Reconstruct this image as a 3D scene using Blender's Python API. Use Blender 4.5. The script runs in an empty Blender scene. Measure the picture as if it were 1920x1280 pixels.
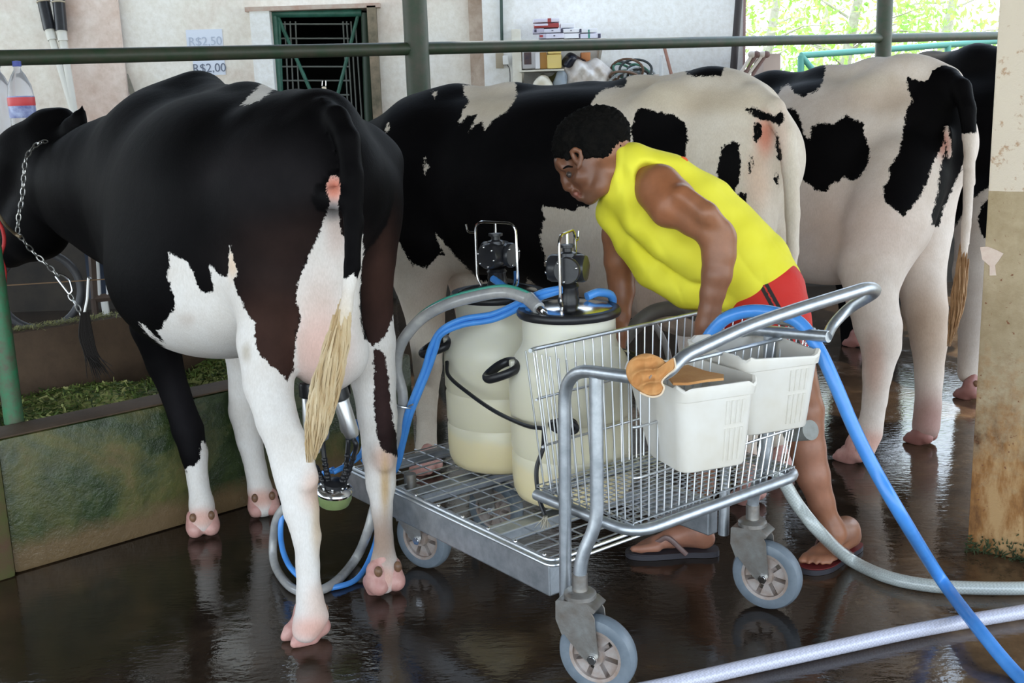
import bpy, bmesh, math, random
import numpy as np
from mathutils import Vector, Matrix
random.seed(7); rng = np.random.default_rng(5)
S = bpy.context.scene
COL = S.collection
# ------------------------------------------------------------------ camera
FPX, PITCH, ROLL, CAMH = 2070.0, math.radians(12.26), .033, 1.42
cF = np.array([0, math.cos(PITCH), -math.sin(PITCH)])
_r = np.array([1., 0, 0]); _u = np.array([0, math.sin(PITCH), math.cos(PITCH)])
cR = _r*math.cos(ROLL) - _u*math.sin(ROLL)
cU = _u*math.cos(ROLL) + _r*math.sin(ROLL)
cC = np.array([0, 0, CAMH])
cam = bpy.data.cameras.new('camera'); cam.sensor_width = 36; cam.lens = FPX/1920*36; cam.clip_end = 300
co = bpy.data.objects.new('camera', cam); COL.objects.link(co)
M = Matrix.Identity(4)
for i in range(3):
    M[i][0] = cR[i]; M[i][1] = cU[i]; M[i][2] = -cF[i]; M[i][3] = cC[i]
co.matrix_world = M
S.camera = co
# ------------------------------------------------------------------ exposure, sky, sun
S.view_settings.view_transform = 'Standard'; S.view_settings.look = 'None'
S.view_settings.gamma = 1; S.view_settings.use_curve_mapping = False
S.view_settings.exposure = 0.35
W = bpy.data.worlds.new('sky'); S.world = W; W.use_nodes = True
nt = W.node_tree; bg = nt.nodes['Background']
tc = nt.nodes.new('ShaderNodeTexCoord'); sp = nt.nodes.new('ShaderNodeSeparateXYZ'); cr_ = nt.nodes.new('ShaderNodeValToRGB')
nt.links.new(tc.outputs['Generated'], sp.inputs[0]); nt.links.new(sp.outputs['Z'], cr_.inputs[0])
cr_.color_ramp.elements[0].position = 0.0; cr_.color_ramp.elements[0].color = (.85, .95, .92, 1)
cr_.color_ramp.elements[1].position = .5; cr_.color_ramp.elements[1].color = (.62, .78, 1, 1)
e = cr_.color_ramp.elements.new(.06); e.color = (.90, .97, 1, 1)
nt.links.new(cr_.outputs[0], bg.inputs[0]); bg.inputs[1].default_value = 3.4
sun = bpy.data.lights.new('sun', 'SUN'); sun.energy = 5.0; sun.angle = .02; sun.color = (1, .95, .86)
so = bpy.data.objects.new('sun', sun); COL.objects.link(so)
so.rotation_euler = Vector((.15, -.7, -1)).to_track_quat('-Z', 'Y').to_euler()
# ------------------------------------------------------------------ picking helpers (photo pixel -> place in the world)
def P(x, y, z): return cC + cF*z + cR*(x-960)/FPX*z - cU*(y-640)/FPX*z
def G(x, y, h=0):
    d = P(x, y, 1) - cC
    return cC + d*(h-CAMH)/d[2]
def PY(x, y, Y):
    d = P(x, y, 1) - cC
    return cC + d*Y/d[1]
def proj(p):
    q = p - cC; z = q@cF
    return np.stack([960 + (q@cR)/z*FPX, 640 - (q@cU)/z*FPX], -1), z
# ------------------------------------------------------------------ materials
MATS = {}
def ramp(nt, fac, stops):
    n = nt.nodes.new('ShaderNodeValToRGB'); el = n.color_ramp.elements
    while len(el) < len(stops): el.new(.5)
    for e, (p, c) in zip(el, stops): e.position = p; e.color = (*c, 1) if len(c) == 3 else c
    nt.links.new(fac, n.inputs[0]); return n.outputs[0]
def noise(nt, scale, detail=4, rough=.6, coord='Object', stretch=None, dist=0):
    t = nt.nodes.new('ShaderNodeTexCoord'); n = nt.nodes.new('ShaderNodeTexNoise')
    src = t.outputs[coord]
    if stretch:
        m = nt.nodes.new('ShaderNodeMapping'); m.inputs['Scale'].default_value = stretch
        nt.links.new(src, m.inputs[0]); src = m.outputs[0]
    nt.links.new(src, n.inputs['Vector']); n.inputs['Scale'].default_value = scale
    n.inputs['Detail'].default_value = detail; n.inputs['Roughness'].default_value = rough
    n.inputs['Distortion'].default_value = dist
    return n.outputs['Fac']
def mixc(nt, fac, a, b, mode='MIX'):
    m = nt.nodes.new('ShaderNodeMix'); m.data_type = 'RGBA'; m.blend_type = mode
    for s, v in ((m.inputs[0], fac), (m.inputs[6], a), (m.inputs[7], b)):
        if isinstance(v, (int, float)): s.default_value = v
        elif isinstance(v, tuple): s.default_value = (*v, 1)
        else: nt.links.new(v, s)
    return m.outputs[2]
def math_(nt, op, a, b=0, c=0, clamp=False):
    m = nt.nodes.new('ShaderNodeMath'); m.operation = op; m.use_clamp = clamp
    for s, v in zip(m.inputs, (a, b, c)):
        if isinstance(v, (int, float)): s.default_value = v
        else: nt.links.new(v, s)
    return m.outputs[0]
def bump(nt, bs, h, strength=.3, dist=.01):
    b = nt.nodes.new('ShaderNodeBump'); b.inputs['Strength'].default_value = strength; b.inputs['Distance'].default_value = dist
    nt.links.new(h, b.inputs['Height']); nt.links.new(b.outputs[0], bs.inputs['Normal']); return b
def newmat(name):
    m = bpy.data.materials.new(name); m.use_nodes = True
    return m, m.node_tree, m.node_tree.nodes['Principled BSDF']
def mat(name, c, rough=.5, metal=0, var=None, vs=8, amt=.5, bs=0, bsc=60, trans=0, alpha=1, sss=0, spec=.5, coat=0, detail=4, ior=1.45, stretch=None):
    """plain procedural material: colour c drifting to colour var along a noise of scale vs; bump bs at scale bsc"""
    if name in MATS: return MATS[name]
    m, nt, b = newmat(name)
    b.inputs['Base Color'].default_value = (*c, 1)
    if var:
        f = noise(nt, vs, detail, .65, stretch=stretch)
        b.inputs['Base Color'].default_value = (*c, 1)
        nt.links.new(ramp(nt, f, [(.5-.28*(1-amt)-.05, c), (.5+.28*(1-amt)+.05, var)]), b.inputs['Base Color'])
    b.inputs['Roughness'].default_value = rough; b.inputs['Metallic'].default_value = metal
    b.inputs['Transmission Weight'].default_value = trans; b.inputs['Alpha'].default_value = alpha
    b.inputs['Subsurface Weight'].default_value = sss; b.inputs['Specular IOR Level'].default_value = spec
    b.inputs['Coat Weight'].default_value = coat; b.inputs['IOR'].default_value = ior
    if sss: b.inputs['Subsurface Radius'].default_value = (.02, .01, .006)
    if bs: bump(nt, b, noise(nt, bsc, 4), bs, .004)
    MATS[name] = m; return m
GALV = mat('galvanised_steel', (.38, .41, .44), .40, .85, var=(.56, .59, .62), vs=25, bs=.08, bsc=90)
CHROME = mat('stainless_steel', (.72, .72, .72), .16, 1)
WIRE = mat('zinc_wire', (.62, .64, .66), .3, .85)
BRUSHED = mat('brushed_steel', (.62, .62, .62), .36, .9)
BLACKR = mat('black_rubber', (.013, .013, .015), .35)
BLACKP = mat('black_plastic', (.018, .019, .022), .28, var=(.03, .03, .034), vs=30)
BLUEH = mat('blue_hose', (.06, .25, .68), .22, var=(.08, .30, .74), vs=20)
GREYR = mat('grey_wheel_rubber', (.12, .15, .18), .4, var=(.18, .21, .24), vs=18, bs=.1)
ALUH = mat('cast_wheel_hub', (.46, .43, .42), .5, .2, var=(.30, .20, .14), vs=22, amt=.2, bs=.2)
FORK = mat('dirty_caster_fork', (.42, .43, .42), .38, .8, var=(.24, .19, .15), vs=16, amt=.2, bs=.15)
GREENP = mat('green_paint', (.022, .045, .022), .5, var=(.055, .05, .035), vs=14, bs=.2, bsc=40)
GREENB = mat('bright_green_paint', (.03, .20, .09), .45, var=(.10, .09, .06), vs=26, bs=.3, bsc=60)
# ------------------------------------------------------------------ mesh builder
def ncross(a, b): return np.cross(a, b)
def unit(v): v = np.asarray(v, float); return v/(np.linalg.norm(v)+1e-12)
def cr(pts, n=8, closed=False):
    """smooth curve through points"""
    p = [np.asarray(q, float) for q in pts]
    if len(p) < 3: return np.array(p)
    if closed: q = [p[-1]]+p+[p[0], p[1]]
    else: q = [2*p[0]-p[1]]+p+[2*p[-1]-p[-2]]
    out = []
    for i in range(1, len(q)-2):
        a, b, c, d = q[i-1], q[i], q[i+1], q[i+2]
        for t in np.linspace(0, 1, n, endpoint=False):
            out.append(.5*((2*b)+(-a+c)*t+(2*a-5*b+4*c-d)*t*t+(-a+3*b-3*c+d)*t**3))
    if not closed: out.append(q[-2])
    return np.array(out)
def fillet(pts, r=.03, n=5):
    """polyline with rounded corners"""
    p = [np.asarray(q, float) for q in pts]; out = [p[0]]
    for i in range(1, len(p)-1):
        a, b, c = p[i-1], p[i], p[i+1]
        l = min(r, np.linalg.norm(a-b)*.45, np.linalg.norm(c-b)*.45)
        s = b+unit(a-b)*l; e = b+unit(c-b)*l
        for t in np.linspace(0, 1, n+1): out.append((1-t)**2*s+2*t*(1-t)*b+t*t*e)
    out.append(p[-1]); return np.array(out)
class MB:
    def __init__(s): s.v = []; s.f = []; s.n = 0
    def add(s, v, f):
        s.v.append(np.asarray(v, float).reshape(-1, 3)); s.f += [tuple(int(i)+s.n for i in q) for q in f]; s.n += len(s.v[-1]); return s
    def tube(s, pts, r, res=8, closed=False, flat=None):
        p = np.asarray(pts, float); n = len(p)
        rr = np.full(n, r) if np.isscalar(r) else np.interp(np.linspace(0, 1, n), np.linspace(0, 1, len(r)), r)
        T = np.zeros_like(p)
        if closed: T = np.roll(p, -1, 0)-np.roll(p, 1, 0)
        else:
            T[1:-1] = p[2:]-p[:-2]; T[0] = p[1]-p[0]; T[-1] = p[-1]-p[-2]
        T /= np.linalg.norm(T, axis=1)[:, None]+1e-12
        up = np.array([0, 0, 1.]) if abs(T[0][2]) < .9 else np.array([1., 0, 0])
        N = unit(up-T[0]*(up@T[0])); vs = []
        for i in range(n):
            N = unit(N-T[i]*(N@T[i])); B = np.cross(T[i], N)
            for k in range(res):
                a = 2*math.pi*k/res
                ca, sa = math.cos(a), math.sin(a)
                if flat: sa *= flat
                vs.append(p[i]+rr[i]*(ca*N+sa*B))
        f = []
        for i in range(n if closed else n-1):
            j = (i+1) % n
            for k in range(res):
                l = (k+1) % res
                f.append((i*res+k, i*res+l, j*res+l, j*res+k))
        if not closed:
            f.append(tuple(range(res))[::-1]); f.append(tuple((n-1)*res+k for k in range(res)))
        return s.add(vs, f)
    def box(s, c, size, ax=None, bev=0):
        """box with centre c, full size, axes ax (rows)"""
        h = np.array(size)/2; A = np.eye(3) if ax is None else np.array(ax)
        if bev <= 0:
            v = [np.array(c)+(np.array([x, y, z])*h)@A for x in (-1, 1) for y in (-1, 1) for z in (-1, 1)]
            return s.add(v, [(0, 1, 3, 2), (4, 6, 7, 5), (0, 4, 5, 1), (2, 3, 7, 6), (0, 2, 6, 4), (1, 5, 7, 3)])
        bm = bmesh.new(); bmesh.ops.create_cube(bm, size=1)
        for v in bm.verts: v.co = Vector([v.co[i]*size[i] for i in range(3)])
        bmesh.ops.bevel(bm, geom=bm.edges[:], offset=bev, segments=2, affect='EDGES', profile=.6)
        bm.verts.index_update()
        v = [np.array(c)+np.array(q.co)@A for q in bm.verts]; f = [[x.index for x in q.verts] for q in bm.faces]; bm.free()
        return s.add(v, f)
    def lathe(s, c, prof, axis=(0, 0, 1), res=28, ex=None, sx=1, sy=1, cap=True, pw=None):
        """prof [(r,h)...] about axis; sx, sy squash; pw superellipse power for squarish sections"""
        A = unit(axis); e = np.array([1., 0, 0]) if abs(A[0]) < .9 else np.array([0, 1., 0])
        if ex is not None: e = np.asarray(ex, float)
        E = unit(e-A*(e@A)); B = np.cross(A, E); vs = []
        for r, h in prof:
            for k in range(res):
                a = 2*math.pi*k/res; x, y = math.cos(a), math.sin(a)
                if pw: x = math.copysign(abs(x)**(2/pw), x); y = math.copysign(abs(y)**(2/pw), y)
                vs.append(np.array(c)+A*h+r*(x*sx*E+y*sy*B))
        f = []
        for i in range(len(prof)-1):
            for k in range(res):
                l = (k+1) % res; f.append((i*res+k, i*res+l, (i+1)*res+l, (i+1)*res+k))
        if cap: f.append(tuple(range(res))[::-1]); f.append(tuple((len(prof)-1)*res+k for k in range(res)))
        return s.add(vs, f)
    def cyl(s, a, b, r, r2=None, res=16):
        a = np.asarray(a, float); b = np.asarray(b, float); L = np.linalg.norm(b-a)
        return s.lathe(a, [(r, 0), (r if r2 is None else r2, L)], b-a, res)
    def ball(s, c, r, res=10, ax=None):
        r3 = np.full(3, r) if np.isscalar(r) else np.array(r); A = np.eye(3) if ax is None else np.array(ax)
        v = []; f = []
        for i in range(res+1):
            t = math.pi*i/res
            for k in range(res*2):
                a = math.pi*k/res; v.append(np.array(c)+(np.array([math.sin(t)*math.cos(a), math.sin(t)*math.sin(a), math.cos(t)])*r3)@A)
        m = res*2
        for i in range(res):
            for k in range(m):
                l = (k+1) % m; f.append((i*m+k, (i+1)*m+k, (i+1)*m+l, i*m+l))
        return s.add(v, f)
    def prism(s, pts, vec):
        """solid from planar outline pts extruded along vec"""
        p = np.asarray(pts, float); n = len(p); v = np.concatenate([p, p+np.asarray(vec, float)])
        f = [tuple(range(n))[::-1], tuple(range(n, 2*n))]+[(i, (i+1) % n, n+(i+1) % n, n+i) for i in range(n)]
        return s.add(v, f)
    def torus(s, c, R, r, axis=(0, 0, 1), res=32, rs=10, sx=1, sy=1):
        A = unit(axis); e = np.array([1., 0, 0]) if abs(A[0]) < .9 else np.array([0, 1., 0])
        E = unit(e-A*(e@A)); B = np.cross(A, E)
        p = [np.array(c)+R*(math.cos(t)*E*sx+math.sin(t)*B*sy) for t in np.linspace(0, 2*math.pi, res, endpoint=False)]
        return s.tube(p, r, rs, closed=True)
    def build(s, name, m, parent=None, smooth=True, origin=None, auto=True):
        me = bpy.data.meshes.new(name); V = np.concatenate(s.v) if s.v else np.zeros((0, 3))
        base = np.array(parent['_o']) if parent is not None and '_o' in parent else np.zeros(3)
        if parent is None and len(V):
            o0 = np.array([*((V.min(0)+V.max(0))/2)[:2], V.min(0)[2]]) if origin is None else np.asarray(origin, float)
        else: o0 = base
        me.from_pydata((V-o0).tolist(), [], s.f); me.update()
        bm = bmesh.new(); bm.from_mesh(me); bmesh.ops.recalc_face_normals(bm, faces=bm.faces); bm.to_mesh(me); bm.free()
        if smooth:
            me.polygons.foreach_set('use_smooth', [True]*len(me.polygons))
            if auto: me.set_sharp_from_angle(angle=math.radians(38))
        me.materials.append(m)
        o = bpy.data.objects.new(name, me); COL.objects.link(o)
        if parent is not None: o.parent = parent
        if parent is None: o.location = o0
        o['_o'] = [float(q) for q in o0]
        return o
def tag(o, label, cat, group=None, kind=None):
    o['label'] = label; o['category'] = cat
    if group: o['group'] = group
    if kind: o['kind'] = kind
    return o
def thing(name, label, cat, loc, group=None):
    o = bpy.data.objects.new(name, None); COL.objects.link(o); o.empty_display_size = .05
    loc = [float(q) for q in loc]; o.location = loc; o['_o'] = loc
    return tag(o, label, cat, group)
def struct(o): o['kind'] = 'structure'; return o
# ------------------------------------------------------------------ organic bodies: blended round bones, polygonised
class Body:
    def __init__(s): s.p = []
    def cone(s, a, b, ra, rb, k=.05, g='body', sub=False):
        s.p.append(('c', np.asarray(a, float), np.asarray(b, float), float(ra), float(rb), k, g, sub)); return s
    def chain(s, pts, k=.05, g='body'):
        """pts: (point, radius)..."""
        limb = g not in ('body', 'neck', 'head')
        for i, ((a, ra), (b, rb)) in enumerate(zip(pts, pts[1:])): s.cone(a, b, ra, rb, min(k, .012) if limb and i > 0 else k, g)
        return s
    def ell(s, c, r, ax=None, k=.05, g='body', sub=False):
        s.p.append(('e', np.asarray(c, float), np.asarray(r, float), np.eye(3) if ax is None else np.array(ax, float), None, k, g, sub)); return s
    def d(s, pr, X):
        if pr[0] == 'c':
            _, a, b, ra, rb = pr[:5]; ab = b-a; L = ab@ab+1e-12
            t = np.clip(((X-a)@ab)/L, 0, 1)
            q = X-a-t[..., None]*ab
            return np.sqrt((q*q).sum(-1))-(ra+t*(rb-ra))
        _, c, r, ax = pr[:4]; q = (X-c)@ax.T
        k0 = np.sqrt(((q/r)**2).sum(-1)); k1 = np.sqrt(((q/r**2)**2).sum(-1))+1e-9
        return k0*(k0-1)/k1
    def bb(s, pr):
        if pr[0] == 'c':
            m = max(pr[3], pr[4]); return np.minimum(pr[1], pr[2])-m, np.maximum(pr[1], pr[2])+m
        e = np.sqrt(((pr[3].T*pr[2])**2).sum(1)); return pr[1]-e, pr[1]+e
    def mesh(s, vox, smooth=2, disp=None):
        bbs = [s.bb(p) for p in s.p if not p[7]]
        lo = np.min([b[0] for b in bbs], 0)-3*vox; hi = np.max([b[1] for b in bbs], 0)+3*vox
        n = np.ceil((hi-lo)/vox).astype(int)+1
        D = np.full(n, .5, np.float32)
        for pr in s.p:
            b0, b1 = s.bb(pr); m = pr[5]+2.5*vox
            i0 = np.clip(np.floor((b0-m-lo)/vox).astype(int), 0, n); i1 = np.clip(np.ceil((b1+m-lo)/vox).astype(int)+1, 0, n)
            if (i1 <= i0).any(): continue
            ax = [lo[i]+vox*np.arange(i0[i], i1[i]) for i in range(3)]
            X = np.stack(np.meshgrid(*ax, indexing='ij'), -1)
            d = s.d(pr, X).astype(np.float32); sl = tuple(slice(i0[i], i1[i]) for i in range(3)); o = D[sl]; k = pr[5]
            if pr[7]:
                h = np.maximum(k-np.abs(o+d), 0)/k; D[sl] = np.maximum(o, -d)+h*h*k/4
            else:
                h = np.maximum(k-np.abs(o-d), 0)/k; D[sl] = np.minimum(o, d)-h*h*k/4
        if disp is not None:
            pass
        ins = D < 0; ids = []; pos = []; quads = []; N = n
        cid = lambda i, j, k: (i*N[1]+j)*N[2]+k
        for a in range(3):
            s0 = [slice(None)]*3; s1 = [slice(None)]*3; s0[a] = slice(0, -1); s1[a] = slice(1, None)
            x = np.nonzero(ins[tuple(s0)] != ins[tuple(s1)]); I = np.stack(x, -1); J = I.copy(); J[:, a] += 1
            d0 = D[tuple(I.T)]; d1 = D[tuple(J.T)]; t = d0/(d0-d1); p = I.astype(float); p[:, a] += t
            b, c = (a+1) % 3, (a+2) % 3; q = []
            for (db, dc) in ((0, 0), (-1, 0), (-1, -1), (0, -1)):
                K = I.copy(); K[:, b] += db; K[:, c] += dc; q.append(cid(K[:, 0], K[:, 1], K[:, 2]))
            for qq in q: ids.append(qq); pos.append(p)
            q = np.stack(q, -1); fl = d0 > 0; q[fl] = q[fl][:, ::-1]; quads.append(q)
        ids = np.concatenate(ids); pos = np.concatenate(pos); quads = np.concatenate(quads)
        u, inv = np.unique(ids, return_inverse=True); c = np.bincount(inv)
        V = np.stack([np.bincount(inv, pos[:, i])/c for i in range(3)], -1)*vox+lo
        F = np.searchsorted(u, quads)
        for _ in range(smooth):
            e = np.concatenate([F[:, [0, 1]], F[:, [1, 2]], F[:, [2, 3]], F[:, [3, 0]]]); e = np.concatenate([e, e[:, ::-1]])
            cnt = np.bincount(e[:, 0], minlength=len(V))
            V = np.stack([V[:, i]*.4+.6*np.bincount(e[:, 0], V[e[:, 1], i], len(V))/cnt for i in range(3)], -1)
        return V, F
    def groups(s, V):
        gs = sorted({p[6] for p in s.p if not p[7]}); best = np.full(len(V), 9.); gi = np.zeros(len(V), int)
        for p in s.p:
            if p[7]: continue
            d = s.d(p, V); m = d < best; best[m] = d[m]; gi[m] = gs.index(p[6])
        return np.array(gs)[gi]
def mesh_np(name, V, F, m, parent=None, attrs=None, origin=None):
    o0 = np.array(parent['_o']) if parent is not None else (np.zeros(3) if origin is None else np.asarray(origin, float))
    me = bpy.data.meshes.new(name); me.vertices.add(len(V)); me.vertices.foreach_set('co', (V-o0).astype(np.float32).ravel())
    k = F.shape[1]; me.loops.add(F.size); me.loops.foreach_set('vertex_index', F.ravel().astype(np.int32))
    me.polygons.add(len(F)); me.polygons.foreach_set('loop_start', np.arange(0, F.size, k, dtype=np.int32))
    me.polygons.foreach_set('use_smooth', np.ones(len(F), bool)); me.update(calc_edges=True)
    for nme, (ty, arr) in (attrs or {}).items():
        a = me.attributes.new(nme, ty, 'POINT')
        if ty == 'FLOAT': a.data.foreach_set('value', arr.astype(np.float32))
        else: a.data.foreach_set('color', np.c_[arr, np.ones(len(arr))].astype(np.float32).ravel())
    me.materials.append(m); o = bpy.data.objects.new(name, me); COL.objects.link(o)
    if parent is not None: o.parent = parent
    else: o.location = o0
    o['_o'] = [float(q) for q in o0]; return o
def sdpoly(p, poly):
    """signed distance, positive inside"""
    q = np.array(poly, float); d = np.full(len(p), 1e9); ins = np.zeros(len(p), bool)
    for a, b in zip(q, np.roll(q, -1, 0)):
        ab = b-a; t = np.clip(((p-a)@ab)/(ab@ab+1e-9), 0, 1); w = p-a-t[:, None]*ab; d = np.minimum(d, (w*w).sum(1))
        c = ((p[:, 1] < a[1]) != (p[:, 1] < b[1])); xx = a[0]+(p[:, 1]-a[1])*(b[0]-a[0])/((b[1]-a[1]) or 1e-9); ins ^= c & (p[:, 0] < xx)
    d = np.sqrt(d); return np.where(ins, d, -d)
# ================================================================== the setting
WX = unit([.746, .665, 0]); WL = unit([-.665, .746, 0]); UP = np.array([0, 0, 1.])
def v3(p, h): return np.array([p[0], p[1], h])
# floor: wet stained concrete
m, nt, b = newmat('wet_concrete_floor')
n1 = noise(nt, 1.1, 6, .65, dist=.4); n2 = noise(nt, 9, 6, .7); n3 = noise(nt, 70, 3)
c = ramp(nt, n1, [(.3, (.014, .010, .008)), (.55, (.036, .024, .016)), (.72, (.095, .058, .030))])
c = mixc(nt, .55, c, ramp(nt, n2, [(.3, (.35, .33, .32)), (.7, (1.25, 1.15, 1.0))]), 'MULTIPLY')
tcn = nt.nodes.new('ShaderNodeTexCoord'); sx = nt.nodes.new('ShaderNodeSeparateXYZ'); nt.links.new(tcn.outputs['Object'], sx.inputs[0])
near = math_(nt, 'SUBTRACT', math_(nt, 'ADD', sx.outputs['X'], math_(nt, 'MULTIPLY', n1, .8)), math_(nt, 'MULTIPLY', sx.outputs['Y'], .42), clamp=False)
dry = ramp(nt, near, [(.0, (0, 0, 0)), (.6, (1, 1, 1))])
c = mixc(nt, math_(nt, 'MULTIPLY', dry, .75), c, ramp(nt, noise(nt, 5, 6, .7), [(.35, (.05, .032, .02)), (.55, (.15, .09, .048)), (.68, (.26, .17, .09))]))
nt.links.new(c, b.inputs['Base Color'])
nt.links.new(ramp(nt, n2, [(.40, (.035, .035, .035)), (.6, (.14, .14, .14)), (.78, (.45, .45, .45))]), b.inputs['Roughness'])
h = math_(nt, 'ADD', math_(nt, 'MULTIPLY', noise(nt, 22, 3, .5, stretch=(1, 2.2, 1)), 1.0), math_(nt, 'MULTIPLY', n3, .25))
bump(nt, b, h, .08, .012); FLOORM = m
fb = MB(); fb.box((0, 5, -.1), (24, 24, .2)); struct(fb.build('floor', m, origin=(0, 0, 0)))
# plaster wall
def plaster(name, stops, sc=1.3, extra=None, rough=.8):
    m, nt, b = newmat(name)
    c = ramp(nt, noise(nt, sc, 6, .62, dist=.3), stops)
    c = mixc(nt, .5, c, ramp(nt, noise(nt, 24, 5, .7), [(.35, (.78, .74, .68)), (.6, (1, 1, 1))]), 'MULTIPLY')
    if extra: c = extra(nt, c)
    nt.links.new(c, b.inputs['Base Color']); b.inputs['Roughness'].default_value = rough
    bump(nt, b, noise(nt, 40, 5), .25, .006); return m
WALLM = plaster('whitewashed_plaster', [(.3, (.62, .50, .43)), (.5, (.78, .73, .66)), (.7, (.85, .83, .80))])
WALLW = plaster('bright_white_plaster', [(.25, (.72, .70, .68)), (.6, (.84, .84, .84))])
PINKM = plaster('pinkish_board', [(.3, (.56, .38, .30)), (.6, (.78, .66, .60))], 2.2)
DARKM = mat('dark_room', (.012, .012, .011), .9)  # near-black store walls, the doorway's unlit dark put into the colour
YW = 8.2
def wx(px, py, Y=YW): return PY(px, py, Y)
dl, dr, dt = wx(508, 22)[0], wx(690, 18)[0], wx(600, 18)[2]
xe = wx(1394, 60)[0]; xs = wx(966, 60)[0]
wb = MB()
wb.box(((-9+dl)/2, YW+.1, 1.75), (dl+9, .2, 3.5)); wb.box(((dl+dr)/2, YW+.1, (dt+3.5)/2), (dr-dl, .2, 3.5-dt)); wb.box(((dr+xs)/2, YW+.1, 1.75), (xs-dr, .2, 3.5))
struct(wb.build('wall_back', WALLM, origin=(0, YW, 0)))
wb = MB(); wb.box(((xs+xe)/2, YW+.1, 1.75), (xe-xs, .2, 3.5)); struct(wb.build('wall_right', WALLW, origin=(0, YW, 0)))
# pilaster and door jambs
p0, p1 = wx(906, 60)[0], wx(966, 60)[0]
struct(MB().box(((p0+p1)/2, YW-.07, 1.75), (p1-p0, .15, 3.49)).build('trim_1', WALLW))
q0, q1 = wx(880, 60)[0], p0
struct(MB().box(((q0+q1)/2, YW-.02, 1.75), (q1-q0, .06, 3.49)).build('trim_2', plaster('brown_stained_strip', [(.35, (.30, .20, .14)), (.65, (.60, .50, .42))], 3)))
j0 = wx(472, 30)[0]
struct(MB().box(((j0+dl)/2, YW-.03, dt/2), (dl-j0, .08, dt)).build('trim_3', WALLW))
j1 = wx(707, 30)[0]
struct(MB().box(((dr+j1)/2, YW-.03, dt/2), (j1-dr, .09, dt+.02)).build('trim_4', mat('mossy_jamb', (.10, .09, .06), .8, var=(.26, .20, .14), vs=9)))
struct(MB().box(((j0+j1)/2, YW-.025, dt+.012), (j1-j0+.06, .1, .03)).build('trim_5', mat('brick_lintel', (.42, .27, .21), .8, var=(.5, .42, .36), vs=12)))
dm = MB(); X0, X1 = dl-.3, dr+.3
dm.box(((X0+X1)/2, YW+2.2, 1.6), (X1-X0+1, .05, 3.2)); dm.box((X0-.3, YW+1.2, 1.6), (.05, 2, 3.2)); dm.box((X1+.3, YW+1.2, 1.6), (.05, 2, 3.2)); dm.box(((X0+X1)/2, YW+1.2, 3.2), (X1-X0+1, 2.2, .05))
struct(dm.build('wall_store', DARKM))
# roof: dark sheet on beams, open sides; gap added to light the back wall
rb = MB(); rb.box((-1, 2.3, 3.55), (13, 9.6, .08)); rb.box((-3.9, 7.2, 3.55), (7.2, .3, .08)); struct(rb.build('ceiling', mat('dark_roof_sheet', (.10, .095, .09), .8, var=(.16, .14, .12), vs=3)))
struct(MB().box((-6.2, 4.2, .6), (.2, 8.4, 1.2)).build('wall_left', WALLM))  # unseen side wall, kept low so more sky light reaches the back wall
DKBRN = mat('dark_brown_filler', (.022, .019, .016), .8, var=(.05, .04, .03), vs=4)  # for added dark strips that cut light bounced off the wall's foot
struct(MB().box(((-6.1+dl-.6)/2, YW-.03, .5), (dl-.6+6.1, .05, 1.0)).build('added_dark_strip_left', DKBRN))
struct(MB().box(((j1+.05+xe)/2, YW-.18, .45), (xe-j1-.05, .05, .9)).build('added_dark_strip_back', DKBRN))
struct(MB().box(((xe+9)/2+.02, YW, .42), (9-xe, .16, .84)).build('added_wall_low', DKBRN))  # unseen low wall, added so the floor behind the cows reflects dark
# concrete pillar at right
m, nt, b = newmat('painted_pillar')
tcn = nt.nodes.new('ShaderNodeTexCoord'); sx = nt.nodes.new('ShaderNodeSeparateXYZ'); nt.links.new(tcn.outputs['Object'], sx.inputs[0])
zz = sx.outputs['Z']; ns = noise(nt, 7, 6, .7); nb = noise(nt, 26, 6, .7); nst = noise(nt, 12, 5, .7, stretch=(1, 1, .35))
HS = float(P(1850, 348, 3.4)[2])
up = mixc(nt, ramp(nt, nb, [(.36, (1, 1, 1)), (.43, (0, 0, 0))]), (.72, .62, .50), (.50, .33, .21))
lo = ramp(nt, ns, [(.35, (.36, .27, .15)), (.6, (.48, .38, .24))])
rust = ramp(nt, nst, [(.35, (.11, .045, .015)), (.5, (.34, .16, .05)), (.62, (.50, .31, .14))])
rf = math_(nt, 'MULTIPLY_ADD', zz, -1.35, math_(nt, 'MULTIPLY_ADD', nb, 1.3, .55))
lo = mixc(nt, ramp(nt, rf, [(.35, (0, 0, 0)), (.85, (1, 1, 1))]), lo, rust)
spk = mixc(nt, ramp(nt, noise(nt, 55, 3, .6), [(.66, (0, 0, 0)), (.7, (1, 1, 1))]), lo, (.22, .09, .04))
c = mixc(nt, math_(nt, 'GREATER_THAN', math_(nt, 'MULTIPLY_ADD', ns, .006, zz), HS+.003), spk, up)
nt.links.new(c, b.inputs['Base Color']); b.inputs['Roughness'].default_value = .75; bump(nt, b, nb, .5, .008)
pa = G(1812, 1030); pe = unit([.80, -.6, 0]); pd = unit([.6, .8, 0])
cen = pa+pe*.25+pd*.14
struct(MB().box((cen[0], cen[1], 1.75), (.5, .28, 3.5), [pe, pd, UP], bev=.012).build('wall_pillar', m))
chip = P(1858, 492, 1); 
def onpil(px, py, off=.004):
    d = P(px, py, 1)-cC; n = -pd; t = ((pa-cC)@n+off)/(d@n); return cC+d*t
pts = [(1838, 463), (1852, 462), (1868, 468), (1882, 475), (1874, 487), (1866, 497), (1868, 516), (1856, 516), (1856, 498), (1842, 486)]
tag(MB().prism([onpil(*q, .0005) for q in pts], -pd*.003).build('plaster_patch', mat('pale_chip', (.66, .50, .42), .85, var=(.75, .62, .52), vs=50), smooth=False), 'pale pinkish chipped plaster patch on the tan face of the pillar', 'plaster patch')
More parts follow.
